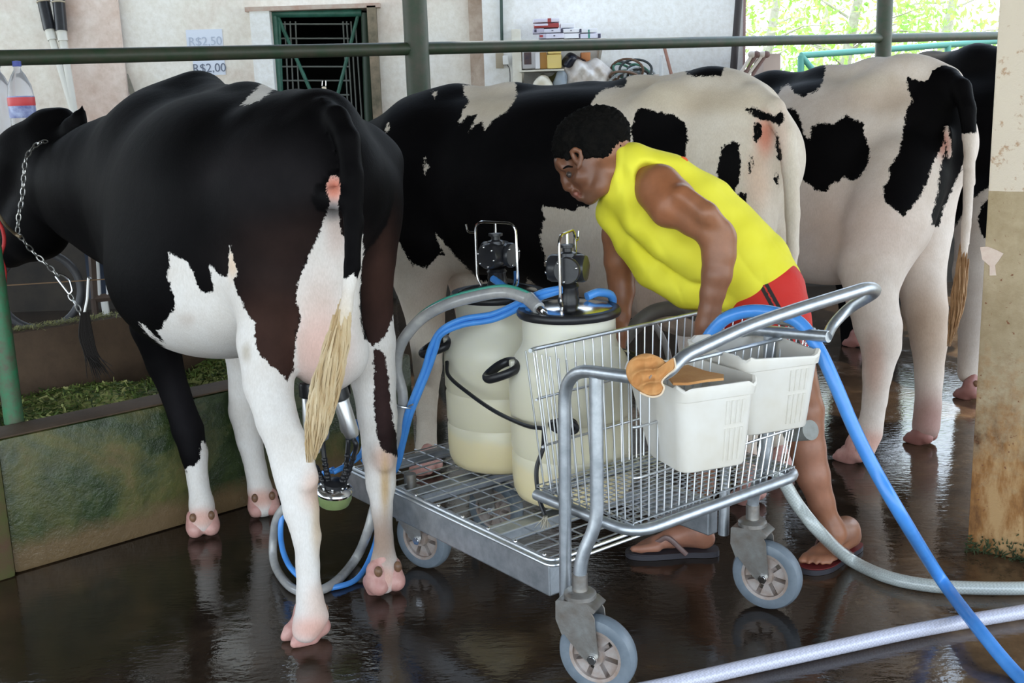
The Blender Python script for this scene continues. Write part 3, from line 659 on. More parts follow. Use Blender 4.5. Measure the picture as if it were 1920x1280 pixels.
polys = [(['body', 'neck', 'fl', 'fr', 'head', 'ud'], 1, [(500, 240), (690, 200), (740, 150), (830, 130), (960, 120), (1176, 120), (1174, 163), (1140, 164), (1118, 178), (1103, 205), (1100, 260), (1112, 330), (1105, 390), (1083, 386), (1077, 396), (1055, 392), (1036, 390), (1016, 386), (1021, 410), (1012, 440), (1021, 481), (1023, 497), (1043, 507), (1060, 530), (1045, 548), (1010, 541), (989, 521), (985, 537), (940, 535), (902, 527), (870, 497), (842, 467), (816, 434), (822, 455), (835, 481), (823, 477), (801, 502), (774, 497), (756, 470), (747, 450), (730, 470), (500, 480)]),
         (['body'], -1, [(871, 178), (868, 160), (965, 150), (969, 175), (962, 195), (942, 215), (925, 225), (909, 243), (904, 228), (892, 232), (880, 247), (894, 215), (875, 218), (860, 232), (868, 208), (880, 188)]),
         (['body', 'neck'], -1, [(811, 172), (822, 172), (814, 184)]), (['body', 'neck', 'fl'], -1, [(795, 294), (799, 306), (806, 312), (800, 317), (797, 328), (794, 322)]), (['body', 'neck'], -1, [(727, 230), (731, 240), (727, 250), (721, 242)]),
         (['body'], 1, [(1193, 205), (1211, 203), (1231, 210), (1262, 215), (1272, 222), (1283, 228), (1290, 252), (1286, 285), (1280, 315), (1240, 320), (1200, 310), (1184, 290), (1187, 265), (1182, 245), (1188, 225)]),
         (['body', 'hl'], 1, [(1371, 265), (1379, 264), (1386, 269), (1389, 302), (1386, 336), (1374, 373), (1347, 349), (1344, 322), (1347, 296), (1352, 279)]),
         (['body', 'hl'], 1, [(1384, 363), (1398, 359), (1400, 380), (1391, 395), (1377, 385)]),
         (['body', 'tail', 'vulva'], 1, [(1393, 203), (1414, 202), (1440, 214), (1454, 218), (1463, 205), (1471, 218), (1466, 236), (1450, 230), (1430, 224), (1405, 214)]),
         (['body', 'hl', 'vulva'], 1, [(1414, 232), (1427, 230), (1429, 255), (1418, 269), (1412, 262)]), (['body', 'hl'], 1, [(1408, 285), (1413, 300), (1406, 326), (1402, 315)]),
         (['body', 'hr', 'tail'], 1, [(1454, 245), (1460, 262), (1466, 300), (1460, 302), (1455, 280)]), (['hr', 'body'], 1, [(1453, 322), (1460, 322), (1459, 350), (1450, 371), (1446, 356)]), (['hr'], 1, [(1462, 370), (1470, 372), (1470, 388), (1460, 390)]),
         (['body'], 1, [(1275, 120), (1360, 120), (1352, 143), (1315, 144), (1290, 141)])]
tints = [(None, 1330, 190, 120, 26, (.56, .46, .34), .7), (None, 1220, 175, 70, 30, (.62, .54, .42), .7), (None, 925, 195, 60, 30, (.60, .52, .40), .8), (None, 1434, 255, 18, 40, (.66, .24, .16), .9), (None, 1420, 340, 26, 60, (.70, .46, .34), .55), (['ud'], 1240, 560, 120, 80, PL, .6), (['fl', 'fr'], 830, 560, 60, 60, (.56, .44, .36), .7), (['hl', 'hr'], 1405, 900, 60, 50, PK, .8), (['tail'], 1465, 260, 14, 60, (.72, .52, .44), .6), (None, 1110, 480, 90, 60, (.64, .58, .54), .5)]
c2 = make_cow('black and white cow side on behind the cans, black shoulder and white spotted rump', v3(G(1100, 900), 0), b, .013, -1, polys, tints, [(None, 950, 400, 200, 120, (.010, .009, .010), .6)], (.70, .63, .545))
make_hoof(c2, v3(P(1400, 930, 3.93), 0), (-.8, .6)); make_hoof(c2, v3(P(1456, 860, 4.2), 0), (-.8, .6)); make_hoof(c2, v3(P(797, 870, 4.35), 0), (-.8, .6)); make_hoof(c2, v3(P(895, 840, 4.55), 0), (-.8, .6))
# ------------------------------------------------------------------ cow 3, to the right
A3 = axes((-.76, .65)); b = Body()
e_ = lambda x, y, z, r, k=.08, g='body', ax=A3: b.ell(P(x, y, z), r, ax, k, g)
e_(1550, 318, 4.77, (.47, .32, .385), .12); e_(1420, 330, 5.1, (.52, .30, .37), .12); e_(1290, 320, 5.5, (.36, .25, .36), .12); e_(1560, 400, 4.72, (.45, .27, .24), .12)
b.chain(C((1240, 205, 5.6, 34), (1330, 188, 5.35, 34), (1450, 174, 5.05, 34), (1550, 165, 4.8, 34), (1640, 152, 4.62, 36), (1730, 150, 4.48, 34), (1775, 155, 4.42, 30)), .08)
e_(1688, 272, 4.58, (.31, .215, .26), .10); b.chain(C((1620, 180, 4.5, 34), (1690, 150, 4.5, 36), (1762, 152, 4.65, 28)), .07)
b.chain(C((1762, 200, 4.42, 40), (1780, 270, 4.42, 30)), .07)
b.chain(C((1690, 330, 4.42, 84), (1665, 420, 4.36, 80), (1635, 500, 4.32, 62), (1634, 555, 4.3, 47), (1646, 612, 4.3, 43), (1652, 650, 4.3, 36), (1645, 700, 4.3, 27), (1640, 750, 4.3, 23), (1634, 790, 4.3, 22), (1628, 810, 4.3, 26), (1615, 838, 4.3, 27)), .045, 'hl')
b.cone(*[q[0] for q in C((1672, 610, 4.3, 1), (1676, 640, 4.3, 1))], .03, .02, .03, 'hl')
b.chain(C((1742, 330, 4.58, 56), (1734, 430, 4.56, 50), (1725, 510, 4.52, 46), (1735, 580, 4.5, 40), (1742, 640, 4.5, 33), (1742, 700, 4.5, 26), (1740, 760, 4.5, 24), (1736, 800, 4.5, 26)), .045, 'hr')
b.chain(C((1300, 430, 5.45, 60), (1296, 560, 5.5, 34), (1296, 700, 5.5, 20), (1296, 740, 5.5, 20)), .05, 'fl'); b.chain(C((1370, 430, 5.7, 50), (1360, 560, 5.7, 30), (1358, 720, 5.7, 20)), .05, 'fr')
b.chain(C((1260, 300, 5.6, 110), (1180, 320, 5.8, 90), (1110, 330, 5.95, 70)), .1, 'neck'); b.chain(C((1080, 300, 6.05, 44), (1050, 400, 6.15, 34)), .06, 'head')
e_(1525, 480, 4.60, (.17, .13, .115), .07, 'ud'); e_(1580, 470, 4.5, (.14, .12, .13), .07, 'ud')
b.chain(C((1775, 150, 4.38, 22), (1802, 165, 4.3, 19), (1814, 205, 4.26, 16), (1818, 260, 4.25, 13), (1817, 340, 4.25, 11), (1812, 420, 4.25, 10), (1806, 480, 4.25, 9)), .025, 'tail')
e_(1777, 265, 4.30, (.02, .03, .07), .03, 'vulva')
polys = [(None, 1, [(1000, 60), (1547, 100), (1547, 133), (1544, 152), (1531, 171), (1518, 176), (1506, 182), (1490, 175), (1478, 158), (1465, 165), (1457, 183), (1440, 190), (1400, 250), (1000, 260)]),
         (['neck', 'head', 'fl', 'fr'], 1, None), (['fl', 'fr'], -1, [(1200, 560), (1500, 560), (1500, 900), (1200, 900)]),
         (['body', 'hl', 'ud'], 1, [(1440, 215), (1472, 202), (1491, 205), (1503, 227), (1506, 252), (1520, 264), (1522, 239), (1537, 230), (1566, 233), (1576, 222), (1587, 216), (1603, 224), (1619, 230), (1622, 258), (1631, 280), (1628, 308), (1612, 333), (1597, 339), (1578, 330), (1572, 342), (1556, 346), (1550, 361), (1531, 358), (1522, 349), (1497, 330), (1480, 315), (1440, 300)]),
         (['body', 'hl', 'vulva'], 1, [(1700, 144), (1720, 150), (1741, 155), (1748, 144), (1762, 138), (1794, 139), (1812, 150), (1830, 260), (1790, 252), (1772, 261), (1750, 305), (1737, 346), (1716, 380), (1695, 407), (1681, 396), (1659, 377), (1655, 352), (1666, 339), (1669, 308), (1684, 292), (1694, 242), (1700, 205), (1712, 186), (1703, 170)]),
         (None, 1, [(1775, 255), (1765, 310), (1758, 360), (1748, 400), (1746, 420), (1760, 426), (1770, 390), (1790, 345), (1830, 260), (1800, 240)]),
         (['tail'], 1, None), (['tail'], -1, [(1780, 250), (1840, 250), (1840, 560), (1760, 560)]), (['vulva'], -1, [(1768, 232), (1774, 230), (1782, 262), (1784, 292), (1777, 296), (1773, 262)])]
tints = [(None, 1660, 185, 90, 34, (.48, .37, .28), .6), (None, 1555, 435, 34, 46, (.52, .36, .22), .65), (None, 1610, 150, 90, 20, (.58, .50, .40), .6), (None, 1770, 270, 16, 30, (.50, .20, .15), .8), (['hl'], 1638, 680, 22, 60, (.60, .36, .28), .6), (['hl'], 1620, 830, 50, 24, PK, .9), (['hr'], 1740, 620, 60, 90, (.45, .32, .23), .75), (['hr'], 1740, 790, 50, 60, (.30, .14, .12), .8), (None, 1600, 420, 130, 80, (.73, .58, .52), .55), (['ud'], 1530, 480, 80, 60, (.62, .52, .48), .5)]
c3 = make_cow('mostly white cow at right with a black blotch on flank and thigh', v3(G(1640, 850), 0), b, .014, -1, polys, tints, [], (.72, .64, .58))
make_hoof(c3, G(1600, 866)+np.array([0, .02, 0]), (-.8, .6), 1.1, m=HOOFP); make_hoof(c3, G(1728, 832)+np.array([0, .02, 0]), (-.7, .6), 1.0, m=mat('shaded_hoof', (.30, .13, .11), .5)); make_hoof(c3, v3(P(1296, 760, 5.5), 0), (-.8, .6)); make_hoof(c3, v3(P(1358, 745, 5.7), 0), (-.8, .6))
make_switch(c3, [P(1810, 440, 4.25), P(1804, 500, 4.25), P(1797, 560, 4.25), P(1788, 610, 4.25), P(1778, 655, 4.25)], .024, mat('tan_tail_hair', (.26, .13, .05), .7, var=(.40, .24, .12), vs=20), 90, 5, (.5, .9, 1.1, .9, .3))
# ------------------------------------------------------------------ cow 4, mostly hidden by the pillar
A4 = axes((-.72, .69)); b = Body()
e_ = lambda x, y, z, r, k=.08, g='body', ax=A4: b.ell(P(x, y, z), r, ax, k, g)
e_(1800, 290, 5.55, (.62, .32, .385), .12); e_(1700, 300, 5.9, (.52, .30, .37), .12); e_(1600, 300, 6.3, (.36, .25, .36), .12)
b.chain(C((1560, 175, 6.4, 30), (1650, 160, 6.1, 32), (1740, 135, 5.8, 32), (1830, 122, 5.5, 33), (1910, 120, 5.3, 32)), .08)
e_(1925, 245, 5.35, (.34, .245, .27), .10)
b.chain(C((1900, 330, 5.3, 80), (1860, 430, 5.2, 66), (1830, 510, 5.15, 42), (1826, 570, 5.15, 32), (1822, 640, 5.15, 24), (1815, 700, 5.15, 20)), .045, 'hl')
b.chain(C((1960, 330, 5.5, 60), (1940, 500, 5.5, 40), (1930, 700, 5.5, 24)), .045, 'hr')
b.chain(C((1600, 430, 6.3, 50), (1600, 560, 6.3, 28), (1600, 680, 6.3, 20)), .05, 'fl'); b.chain(C((1660, 430, 6.5, 50), (1660, 560, 6.5, 28), (1660, 665, 6.5, 20)), .05, 'fr')
b.chain(C((1570, 290, 6.4, 90), (1500, 310, 6.6, 70)), .1, 'neck'); b.chain(C((1480, 280, 6.7, 40), (1450, 370, 6.8, 28)), .06, 'head')
b.chain(C((1950, 130, 5.2, 18), (1985, 200, 5.1, 15), (1985, 400, 5.1, 9)), .025, 'tail')
polys = [(['hl', 'hr', 'body'], -1, [(1780, 440), (1826, 372), (1850, 352), (1900, 335), (2150, 335), (2150, 1100), (1500, 1100), (1500, 520), (1700, 500)]), (['hl', 'body'], 1, [(1842, 380), (1870, 365), (1900, 380), (1880, 470), (1840, 440), (1833, 410)])]
c4 = make_cow('black cow at far right, its hindquarters hidden behind the concrete pillar', v3(P(1830, 735, 5.3), 0), b, .016, 1, polys, [(None, 1825, 560, 40, 160, (.40, .36, .34), .7)], [], (.60, .52, .45))
for x, y, z in ((1815, 738, 5.15), (1930, 740, 5.5), (1600, 690, 6.3), (1660, 680, 6.5)): make_hoof(c4, v3(P(x, y, z), 0), (-.72, .69), m=MATS['shaded_hoof'])
# ================================================================== the cart
O2 = np.array([.18, 2.49, 0]); CW = unit([.79, .61, 0]); CL = unit([-.61, .79, 0])
def K(w, l, h): return O2+CW*w+CL*l+UP*h
CA = [CW, CL, UP]
ct = thing('platform_trolley', 'galvanised wire basket trolley with four grey wheels carrying two milk cans', 'trolley', K(.34, .5, 0))
# deck frame: folded steel channel beams
DL0, DL1, DW0, DW1, DH = .165, 1.22, -.005, .63, .268
f = MB(); f.box(K(DW0+.02, (DL0+DL1)/2, DH-.045), (.04, DL1-DL0, .085), CA, .004); f.box(K(DW1-.02, (DL0+DL1)/2, DH-.045), (.04, DL1-DL0, .085), CA, .004)
for l in (.47, .88, DL1-.02): f.box(K((DW0+DW1)/2, l, DH-.030), (DW1-DW0-.08, .07 if 0.1 < l < 1.2 else .03, .035), CA, .003)
f.build('deck_frame', GALV, ct, smooth=False)
f = MB()
for l in np.arange(DL0+.03, DL1, .052): f.tube([K(DW0+.012, l, DH+.004), K(DW1-.012, l, DH+.004)], .0026, 6)
for w in np.linspace(DW0+.03, DW1-.03, 8): f.tube([K(w, DL0+.01, DH+.0005), K(w, DL1-.01, DH+.0005)], .0026, 6)
f.build('wire_deck', WIRE, ct)
f = MB(); f.tube(fillet([K(DW0+.006, DL1, DH+.009), K(DW0+.006, DL0-.004, DH+.009), K(DW1-.006, DL0-.004, DH+.009), K(DW1-.006, DL1, DH+.009)], .03), .0048, 8); f.tube(fillet([K(DW0, DL1, DH-.002), K(DW0, DL0-.012, DH-.002), K(DW1, DL0-.012, DH-.002), K(DW1, DL1, DH-.002)], .03), .0045, 8)
f.build('deck_edge_wire', WIRE, ct)
for l in np.arange(.2, 1.2, .12): MB().ball(K(DW0+.014, l, DH+.012), .006, 5).build('rivet', CHROME, ct)
# uprights: outer one straight, inner one cranked down into the caster stem
def upright(ws, ls, w1, l1):
    MB().tube(fillet([K(w1, l1, .19), K(w1+.005, l1-.01, .795), K(w1+.025, -.19, .812)], .09, 8), .0155, 14).build('upright_tube', GALV, ct)
    MB().tube(fillet([K(ws, ls, .215), K(ws, ls, .335), K(w1+.010, -.012, .43), K(w1+.014, -.012, .79)], .05, 6), .0165, 14).build('cranked_tube', GALV, ct)
upright(-.028, .02, -.008, .10); upright(.635, .042, .615, .13)
# basket
RH, BH = .785, .402
rim = [K(.085, -.045, RH), K(.075, .335, RH), K(.80, .36, RH), K(.80, -.04, RH)]
MB().tube(fillet(rim+[rim[0], rim[1]], .035, 4)[3:-3], .0058, 8).build('basket_rim', GALV, ct)
base = [K(.085, -.05, BH), K(.09, .29, BH), K(.68, .29, BH), K(.68, -.05, BH)]
MB().tube(fillet([K(.068, .30, BH), K(.068, -.072, BH), K(.705, -.072, BH), K(.705, .30, BH), K(.068, .30, BH), K(.068, .1, BH)], .075, 7), .0145, 12).build('basket_support_tube', GALV, ct)
f = MB()
def wall_(a0, a1, b0, b1, n):
    a0, a1, b0, b1 = map(np.array, (a0, a1, b0, b1))
    for t in np.linspace(0, 1, n): p, q = b0+(b1-b0)*t, a0+(a1-a0)*t; f.tube([p, p+(q-p)*.5, q], .0023, 6)
wall_(rim[0], rim[1], base[0], base[1], 13); wall_(rim[1], rim[2], base[1], base[2], 22); wall_(rim[3], rim[2], base[3], base[2], 13); wall_(rim[0], rim[3], base[0], base[3], 24)
f.build('basket_side_wires', WIRE, ct)
f = MB()
for t in (.33, .66):
    L_ = [np.array(base[i])+(np.array(rim[i])-np.array(base[i]))*t for i in range(4)]
    f.tube(fillet(L_+[L_[0], L_[1]], .03, 4)[3:-3], .0036, 8)
f.build('basket_hoops', WIRE, ct)
f = MB()
for w in np.linspace(.08, .69, 26): f.tube([K(w, -.055, BH+.016), K(w, .31, BH+.016)], .0022, 6)
for l in np.linspace(-.055, .31, 17): f.tube([K(.08, l, BH+.020), K(.69, l, BH+.020)], .0022, 6)
f.build('basket_floor_wires', WIRE, ct)
# push handle
f = MB(); hl = [K(.015, -.165, .811), P(1252, 700, 2.45), P(1280, 668, 2.47), P(1400, 612, 2.56), P(1500, 578, 2.64), P(1630, 538, 2.74), P(1646, 545, 2.80), P(1590, 578, 2.86), P(1560, 610, 2.84), K(.640, -.185, .812)]
f.tube(fillet(hl[:1]+hl[1:], .05, 5), [.0150, .0152, .0160, .0165, .016, .0155, .0145, .0135], 16)
f.build('push_handle', GALV, ct)
MB().ball(P(1259, 684, 2.43), .0055, 6).build('handle_bolt', CHROME, ct)
# casters
def caster(w, l, yaw, full=True):
    c = K(w, l, 0); R_ = .10; d = np.array([math.cos(yaw), math.sin(yaw), 0]); s = np.array([-d[1], d[0], 0]); hub = c+d*.045+UP*R_
    ce = thing('caster', 'tmp', 'tmp', c); del ce['label']; del ce['category']; ce.parent = ct; ce.location = Vector(c-np.array(ct['_o'])); ce['_o'] = [float(q) for q in c]
    prof = [(.068, -.021), (.082, -.024), (.094, -.020), (.099, -.010), (.1, 0), (.099, .010), (.094, .020), (.082, .024), (.068, .021)]
    MB().lathe(hub, prof+[prof[0]], s, 44, cap=False).build('wheel_tire', GREYR, ce)
    f = MB(); f.lathe(hub, [(.060, -.019), (.070, -.021), (.070, .021), (.060, .019), (.060, -.019)], s, 44, cap=False); f.lathe(hub, [(.004, -.024), (.022, -.024), (.024, -.016), (.024, .016), (.022, .024), (.004, .024)], s, 20)
    e1 = d; e2 = UP
    for k in range(7):
        a = 2*math.pi*k/7+.3; u = e1*math.cos(a)+e2*math.sin(a); v = -e1*math.sin(a)+e2*math.cos(a)
        for t0, t1 in ((-.30, .30),):
            q = [hub+u*.022-v*.004, hub+u*.022+v*.004, hub+(u*math.cos(.34)+v*math.sin(.34))*.063, hub+u*.064, hub+(u*math.cos(.34)-v*math.sin(.34))*.063]
            f.prism([x-s*.010 for x in q], s*.020)
    f.build('wheel_hub', ALUH, ce)
    f = MB()
    for sd in (-1, 1):
        o = s*.031*sd
        pl = [(-.045, .235), (.030, .238), (.050, .205), (.060, .11), (.050, .088), (.038, .084), (.015, .10), (-.030, .150), (-.048, .19)]
        f.prism([c+o+d*x+UP*z-s*.0022 for x, z in pl], s*.0045)
    f.prism([c+d*x+UP*z-s*.033 for x, z in ((-.046, .236), (.034, .240), (.054, .226), (.050, .218), (-.046, .228))], s*.066)
    f.prism([c+d*x+UP*z-s*.033 for x, z in ((-.051, .232), (-.044, .236), (-.044, .185), (-.030, .150), (-.036, .146), (-.052, .185))], s*.066)
    f.build('fork', FORK, ce)
    MB().cyl(hub-s*.042, hub+s*.042, .009, res=10).cyl(hub-s*.041, hub-s*.034, .013, res=6).cyl(hub+s*.034, hub+s*.041, .013, res=6).build('axle_bolt', CHROME, ce)
    MB().lathe(c+UP*.236, [(.030, 0), (.040, .004), (.040, .014), (.034, .020), (.020, .022)], UP, 24).cyl(c+UP*.25, c+UP*.30, .019, res=16).build('swivel_bearing', FORK, ce)
caster(-.028, .021, math.radians(-28)); caster(.635, .042, math.radians(-33)); caster(.072, .93, math.radians(-35)); caster(.39, .98, math.radians(-30))
# ================================================================== milk cans
m, nt, b = newmat('milky_plastic')
tcn = nt.nodes.new('ShaderNodeTexCoord'); sx = nt.nodes.new('ShaderNodeSeparateXYZ'); nt.links.new(tcn.outputs['Object'], sx.inputs[0])
lv = math_(nt, 'MULTIPLY_ADD', noise(nt, 3, 4), .10, sx.outputs['Z'])
c = ramp(nt, lv, [(.04, (.70, .60, .38)), (.10, (.78, .67, .40)), (.155, (.78, .68, .43)), (.175, (.73, .68, .50)), (.30, (.74, .69, .52)), (.5, (.76, .74, .62))])
nt.links.new(c, b.inputs['Base Color']); b.inputs['Roughness'].default_value = .32; b.inputs['Subsurface Weight'].default_value = .4; b.inputs['Subsurface Radius'].default_value = (.03, .03, .02); b.inputs['Subsurface Scale'].default_value = .6
bump(nt, b, noise(nt, 12, 3), .05, .01); CANM = m
def can(w, l, label, hd, hand_ang):
    c = K(w, l, DH+.007); t = thing('milk_can', label, 'milk can', c)
    prof = [(.02, .0), (.145, .0), (.165, .012), (.174, .035), (.177, .07), (.177, .135), (.173, .145), (.177, .158), (.178, .24), (.174, .252), (.179, .266), (.179, .37), (.176, .395), (.160, .425), (.142, .450), (.135, .470), (.134, .545), (.140, .548)]
    MB().lathe(c, prof, UP, 56).build('can_body', CANM, t)
    MB().lathe(c+UP*.540, [(.125, .0), (.146, .0), (.150, .006), (.150, .016), (.145, .023), (.128, .024), (.122, .020)], UP, 56).build('lid_seal', BLACKR, t)
    MB().lathe(c+UP*.556, [(.128, 0), (.126, .006), (.10, .014), (.06, .020), (.03, .022), (.005, .022)], UP, 48).build('steel_lid', CHROME, t)
    # pulsator on the lid
    top = c+UP*.578; d = np.array([math.cos(hd), math.sin(hd), 0]); s = np.array([-d[1], d[0], 0])
    f = MB(); f.lathe(top-UP*.004, [(.030, 0), (.032, .012), (.028, .02), (.030, .03), (.028, .042), (.032, .05), (.026, .058)], UP, 24)
    f.build('pulsator_neck', BLACKR, t)
    pc = top+UP*.098; f = MB()
    f.lathe(pc-d*.052, [(.02, -.004), (.036, -.002), (.040, .006), (.040, .098), (.036, .106), (.02, .108)], d, 28)
    f.lathe(pc-s*.045+d*.012, [(.015, -.012), (.036, -.012), (.039, -.006), (.039, 0), (.030, .002), (.030, .088), (.039, .09), (.039, .096), (.015, .1)], s, 28)
    f.lathe(pc+UP*.034, [(.028, 0), (.026, .010), (.014, .014), (.014, .024), (.022, .026), (.022, .034), (.008, .036)], UP, 16)
    f.build('pulsator', BLACKP, t)
    for k in range(6):
        a = k*math.pi/3+.3; v_ = math.cos(a)*d*.031+math.sin(a)*UP*.031
        for q in ((pc-s*.058+d*.012+v_,) if k % 2 == 0 else ())+((pc-d*.056+math.cos(a)*s*.031+math.sin(a)*UP*.031),): MB().ball(q, .0042, 5).build('screw', CHROME, t)
    # wire bail
    a = top-s*.078; b_ = top+s*.078
    ra = [a-UP*.010+s*.02, a+UP*.02, a+UP*.200, b_+UP*.200, b_+UP*.02, b_-UP*.010-s*.02]
    f = MB(); f.tube(fillet(ra, .035, 6), .0042, 8); f.tube([top+UP*.200, top+UP*.150], .004, 8)
    f.tube(fillet([b_+UP*.165, b_+s*.030+UP*.165, b_+s*.036+UP*.190], .01), .0036, 8); f.build('bail_wire', CHROME, t)
    # side grips
    for ga in hand_ang:
        g = np.array([math.cos(ga), math.sin(ga), 0]); q = c+g*.168+UP*.405; sg = np.array([-g[1], g[0], 0])
        MB().tube(cr([q+sg*.05+g*.005, q+sg*.052+g*.035-UP*.012, q+sg*.02+g*.075-UP*.03, q-sg*.02+g*.075-UP*.03, q-sg*.052+g*.035-UP*.012, q-sg*.05+g*.005, q-sg*.02-g*.01+UP*.006, q+sg*.02-g*.01+UP*.006], 6, True), .0135, 10, closed=True, flat=.8).build('side_grip', BLACKR, t)
        MB().box(q-g*.004+UP*.006, (.03, .028, .02), [g, sg, UP], .006).build('grip_lug', CANM, t)
    return t, top, pc, d, s
can1 = can(.372, .505, 'front milk can right behind the wire basket, pale plastic with black rimmed steel lid', math.radians(-20), (math.radians(192), math.radians(12)))
can2 = can(.41, .892, 'rear milk can farther left on the trolley deck, grey hose passing over its lid', math.radians(55), (math.radians(188), math.radians(8)))
# elastic cord round the cans
c = K(.50, .99, 0); c2_ = K(.43, .575, 0)
pts = [P(838, 678, 3.42), P(842, 705, 3.38), P(880, 738, 3.33), P(930, 772, 3.22), P(985, 797, 3.08), P(1020, 803, 3.0)]
cd = MB(); cd.tube(cr(pts, 8), .0062, 8)
cd.tube(cr([P(1020, 803, 3.0), P(1018, 840, 2.98), P(1006, 880, 2.98), P(1010, 930, 2.97), P(1022, 965, 2.95)], 8), .0062, 8)
tag(cd.build('elastic_cord', BLACKR), 'black elastic cord slung across both cans and hanging down beside the basket', 'cord')
f = MB()
for k in range(26):
    a = P(1022, 968, 2.95); f.tube([a+[rng.uniform(-.006, .006), rng.uniform(-.006, .006), 0], a+np.array([rng.normal(0, .012), rng.normal(0, .012), -.03])], [.0018, .0006], 4)
tag(f.build('frayed_end', mat('frayed_fibre', (.42, .38, .30), .8)), 'pale frayed end of the black cord hanging above the wire deck', 'cord')
kn = MB(); r = np.random.default_rng(8)
for cx in (1045, 1068):
    q = P(cx, 800, 2.97); kn.torus(q, .020, .0065, unit([r.normal()*.4, -1, r.normal()*.4]), 20, 8, 1.1, .85); kn.torus(q+[.004, 0, .004], .014, .0065, unit([.5, -1, .3]), 18, 8)
tag(kn.build('cord_knot', BLACKR), 'black knotted loops of cord against the front milk can, behind the trolley uprights', 'cord')
# ================================================================== hoses
def hose(name, label, pts, r, m, n=10, res=12, grp=None):
    return tag(MB().tube(cr(pts, n), r, res).build(name, m), label, 'hose', grp)
def onfl(x, y, r): return G(x, y, r)
m, nt, b = newmat('grey_milk_tube'); b.inputs['Base Color'].default_value = (.34, .34, .33, 1); b.inputs['Roughness'].default_value = .22; b.inputs['Coat Weight'].default_value = .4
nt.links.new(ramp(nt, noise(nt, 14, 4), [(.4, (.30, .30, .30)), (.65, (.44, .43, .41))]), b.inputs['Base Color']); GREYH = m
mh = thing('milk_hose', 'grey milk hose with green stripe arching from the front can to the left cow', 'hose', P(740, 830, 3.4))
hp = [P(1006, 572, 3.12), P(985, 558, 3.14), P(945, 548, 3.18), P(890, 556, 3.22), P(830, 574, 3.26), P(785, 602, 3.30), P(752, 645, 3.33), P(744, 690, 3.36), P(755, 740, 3.38), P(752, 790, 3.40), P(738, 835, 3.42), P(722, 880, 3.42), P(705, 940, 3.40), P(690, 995, 3.40), G(668, 1045, .022), G(630, 1090, .016), G(585, 1110, .016), G(545, 1100, .016), G(516, 1060, .02), P(512, 1015, 3.50), P(522, 965, 3.46), P(560, 930, 3.42), P(600, 925, 3.38)]
MB().tube(cr(hp, 10), [.0175]*3+[.0165, .016, .015, .014, .013, .013], 14).build('tube', GREYH, mh)
st = [q+cU*.0155+cF*-.004 for q in cr(hp[:8], 10)]
MB().tube(st, [.0055, .0075, .0075, .006, .003], 8, flat=.6).build('green_stripe', mat('teal_stripe', (.03, .25, .18), .35), mh)
a, b_ = P(1000, 568, 3.12), P(1030, 597, 3.06)
MB().cyl(a-(b_-a)*.3, a+(b_-a)*.35, .021, .019, 16).build('cuff', GREYH, mh); MB().cyl(a+(b_-a)*.3, a+(b_-a)*.62, .013, res=14).cyl(a+(b_-a)*.6, b_, .008, .006, 12).build('steel_nozzle', CHROME, mh)
zt = MB(); zt.torus(P(754, 762, 3.37), .020, .0025, unit(cR*.2+cU), 20, 6, 1.4, .9); zt.tube([P(766, 762, 3.35), P(774, 758, 3.33)], .003, 6)
tag(zt.build('hose_clip', WIRE), 'thin wire clip holding the grey and blue hoses together beside the left cow', 'clip')
gl = 'twin blue air hoses'
for k, dd in enumerate((0, 1)):
    ox = 9*dd; oy = 11*dd
    pts = [P(1052, 540+5*dd, 3.10), P(1015, 548+9*dd, 3.14), P(975, 566+oy, 3.2), P(925, 588+oy, 3.25), P(868, 598+oy, 3.28), P(828, 618+oy*.8, 3.30), P(808+ox, 650+4*dd, 3.32), P(796+ox, 690, 3.34), P(778+ox, 735, 3.36), P(762+ox*.8, 780, 3.38), P(752+ox*.5, 830, 3.42)]
    if k == 0: pts += [P(735, 890, 3.46), P(715, 960, 3.46), P(700, 1030, 3.45), G(672, 1082, .014), G(630, 1100, .011), G(590, 1100, .011), P(552, 1072, 3.34), P(533, 1040, 3.4), P(526, 1000, 3.45), P(532, 960, 3.46), P(560, 915, 3.44), P(600, 890, 3.4), P(625, 880, 3.36)]
    else: pts += [P(742, 880, 3.44), P(720, 900, 3.46), P(700, 870, 3.44), P(684, 812, 3.40), P(668, 790, 3.38), P(652, 798, 3.36)] if False else [P(742, 880, 3.46), P(712, 900, 3.48), P(680, 860, 3.46)]
    hose('air_hose', ('lower' if dd else 'upper')+' of the twin blue air hoses running from the front can to the left cow', pts, .0088, BLUEH, grp=None)
hose('air_hose', 'blue air hose loop curling beside the right steel milking cup under the cow', [P(625, 885, 3.3), P(650, 872, 3.32), P(678, 850, 3.34), P(683, 815, 3.34), P(668, 792, 3.32), P(655, 790, 3.28)], .0085, BLUEH)
hose('air_hose', 'short blue air hose bent between the milking claw and a rear cup', [P(612, 885, 3.34), P(640, 878, 3.36), P(664, 850, 3.38), P(668, 820, 3.38), P(655, 800, 3.34)], .0075, BLUEH)
hose('air_hose', 'thick short blue hose leading to the rear can\'s pulsator', [P(924, 522, 3.46), P(945, 537, 3.42), P(970, 555, 3.34), P(1000, 575, 3.26)], .0115, BLUEH)
hose('air_hose', 'thick blue hose looped behind the front can\'s pulsator', [P(1100, 556, 3.18), P(1122, 548, 3.2), P(1145, 553, 3.24), P(1147, 572, 3.28), P(1125, 576, 3.30), P(1090, 585, 3.3)], .0125, BLUEH)
hose('air_hose', 'upright blue hose ends behind the rear can\'s pulsator', [P(968, 508, 3.62), P(968, 530, 3.62), P(962, 555, 3.6)], .009, BLUEH)
